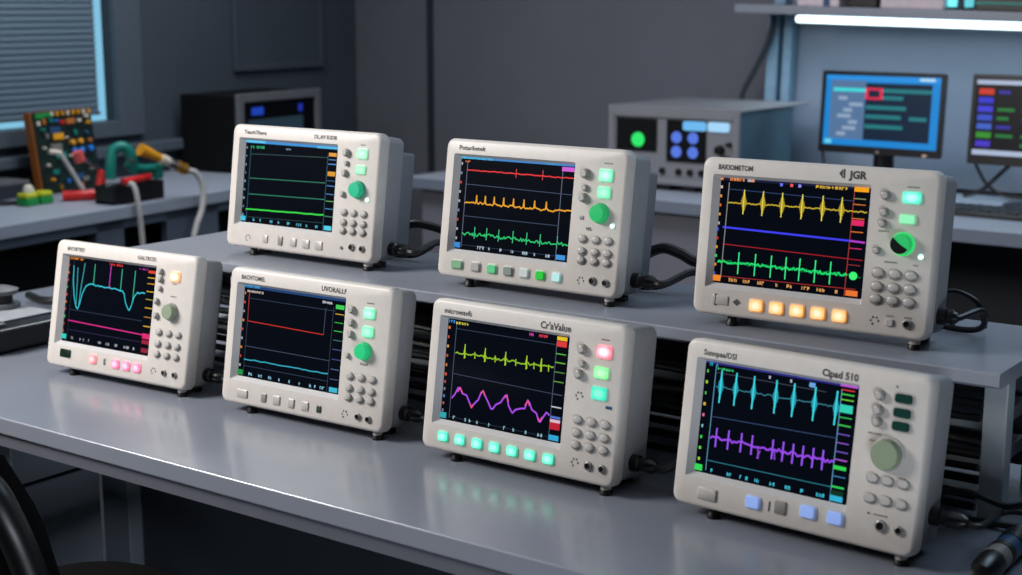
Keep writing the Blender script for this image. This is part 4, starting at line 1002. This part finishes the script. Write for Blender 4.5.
# wall shelf with light
struct(MB().box(-2.40, 2.4, 5.11, 5.15, TZ, CEIL).build('wall_panel', M['panel_bluelit'])); bpy.data.objects['wall_panel.001' if 'wall_panel.001' in bpy.data.objects else 'wall_panel'].name = 'trim_3'  # added panel, so the wall looks blue-lit only right of the post
ws = thing('storage_shelf', 'grey wall shelf on blue-grey uprights along the top right edge', 'shelf', (-2.45, 4.85, TZ + .612))
ws.rotation_euler = (0, .026, 0)
MB().box(-.01, 2.4, -.06, .25, .003, .033, .003).build('shelf_board', M['shelf'], ws)
for x in (-.0, .065, 1.6): MB().box(x, x + (.045 if x < .05 else .035), .20, .25, -.60, .003 if x < .1 else .003, .004).build('upright', M['steelblue'], ws)
MB().box(.02, .065, .20, .25, .033, .5, .004).build('upright', M['steelblue'], ws)
lt = thing('light_strip', 'glowing white light strip mounted under the wall shelf', 'light', (-2.45, 4.85, TZ + .612)); lt.rotation_euler = (0, .026, 0)
mb = MB(); mb.lathe([(.004, .205), (.010, .208), (.0125, .216), (.0125, 2.2), (.010, 2.21)], (0, .0, -.0125), 'x', 16)
mb.build('tube', emat((225, 248, 255), 3.0), lt, True)
MB().box(.22, 2.2, .008, .03, -.006, .003).build('fixture', M['steelblue'], lt)
def shelfitem(x0, x1, h, m, name, label, cat, dx=.16):
    t = thing(name, label, cat, (0, 0, 0)); a = Vector((-2.45, 4.85, TZ + .612)) + Matrix.Rotation(.026, 3, 'Y') @ Vector(((x0 + x1) / 2, .0, .0335))
    t.location = a; t.rotation_euler = (0, .026, 0); w = (x1 - x0) / 2
    MB().box(-w, w, -.03, dx, 0, h, .004).build('body', m, t); return t, w
t, w = shelfitem(.22, .375, .16, M['boxpink'], 'carton', 'pale carton with a blue stripe standing at the left end of the wall shelf', 'box'); MB().box(.02, .045, -.032, -.03, 0, .16).build('stripe', M['navy'], t)
t, w = shelfitem(.405, .515, .14, M['black'], 'case', 'black case standing between two pale cartons on the wall shelf', 'case'); MB().box(-w, w, -.033, .163, .10, .112, .001).build('lid_band', M['midgrey'], t)
t, w = shelfitem(.525, .745, .16, M['boxpink'], 'carton', 'wide plain pale carton on the wall shelf right of the black case', 'box'); MB().box(-w - .001, w + .001, -.031, .161, .13, .162, .003).build('lid', M['boxpink'], t)
for k, x in enumerate((.765, .82)):
    t = thing('indicator_lamp', ['cyan glowing lamp on the wall shelf beside the wide pale carton', 'pale blue glowing lamp on the wall shelf beside the dark case'][k], 'lamp', Vector((-2.45, 4.85, TZ + .612)) + Matrix.Rotation(.026, 3, 'Y') @ Vector((x, 0, .0335)))
    MB().lathe([(.018, 0), (.018, .006), (.014, .01)], (0, 0, 0), 'z', 14).build('base', M['black'], t, True)
    MB().lathe([(.013, .0), (.015, .02), (.015, .08), (.0, .095)], (0, 0, .002), 'z', 14).build('glowing_bulb', emat((120, 235, 250), 1.3 - .5 * k), t, True)
t, w = shelfitem(.85, 1.15, .12, M['black'], 'case', 'long dark case at the right end of the wall shelf', 'case'); MB().box(-w, w, -.033, .163, .02, .03, .001).build('lid_band', M['teal'], t)

# ================================================================== LIGHTS
def area(name, loc, target, sx, sy, en, rgb):
    l = bpy.data.lights.new(name, 'AREA'); l.shape = 'RECTANGLE'; l.size = sx; l.size_y = sy; l.energy = en; l.color = rgb
    if name == 'key_light': l.spread = math.radians(125)
    o = bpy.data.objects.new(name, l); COL.objects.link(o); o.location = loc
    o.rotation_euler = (Vector(target) - Vector(loc)).to_track_quat('-Z', 'Y').to_euler()
    return o
area('key_light', (-2.9, .40, 2.1), (-1.8, 1.6, .85), 1.0, .7, 33, (1.0, .965, .935))
area('fill_light', (-.2, 2.9, 2.6), (-.7, 2.2, .8), 1.2, 1.2, 18, (.56, .78, 1.0))
area('ceiling_fill', (-1.6, 2.2, 2.66), (-1.6, 2.2, 0), 4.0, 4.0, 24, (.78, .88, 1.0))
area('front_fill', (.2, .2, .42), (-2.0, 1.5, .5), .7, .4, 15, (.85, .92, 1.0))
area('bench_fill', (-3.55, 3.3, 2.5), (-3.9, 3.1, .75), .7, .7, 20, (.92, .96, 1.0))  # added fill that brightens the left bench, no real lamp there
area('shelf_light', (-1.6, 4.82, TZ + .555), (-1.6, 4.9, 0), 1.6, .05, 3.5, (.66, .88, 1.0))
area('wall_wash', (-2.2, 3.4, 2.6), (-2.6, 5.1, 1.3), 1.4, .6, 19, (.96, .93, 1.0))
w = bpy.data.worlds.new('world'); scene.world = w; w.use_nodes = True
bg = w.node_tree.nodes['Background']; bg.inputs['Color'].default_value = lin((150, 205, 230)); bg.inputs['Strength'].default_value = 1.15
scene.view_settings.view_transform = 'Standard'
scene.view_settings.look = 'None'
scene.view_settings.exposure = 0.0
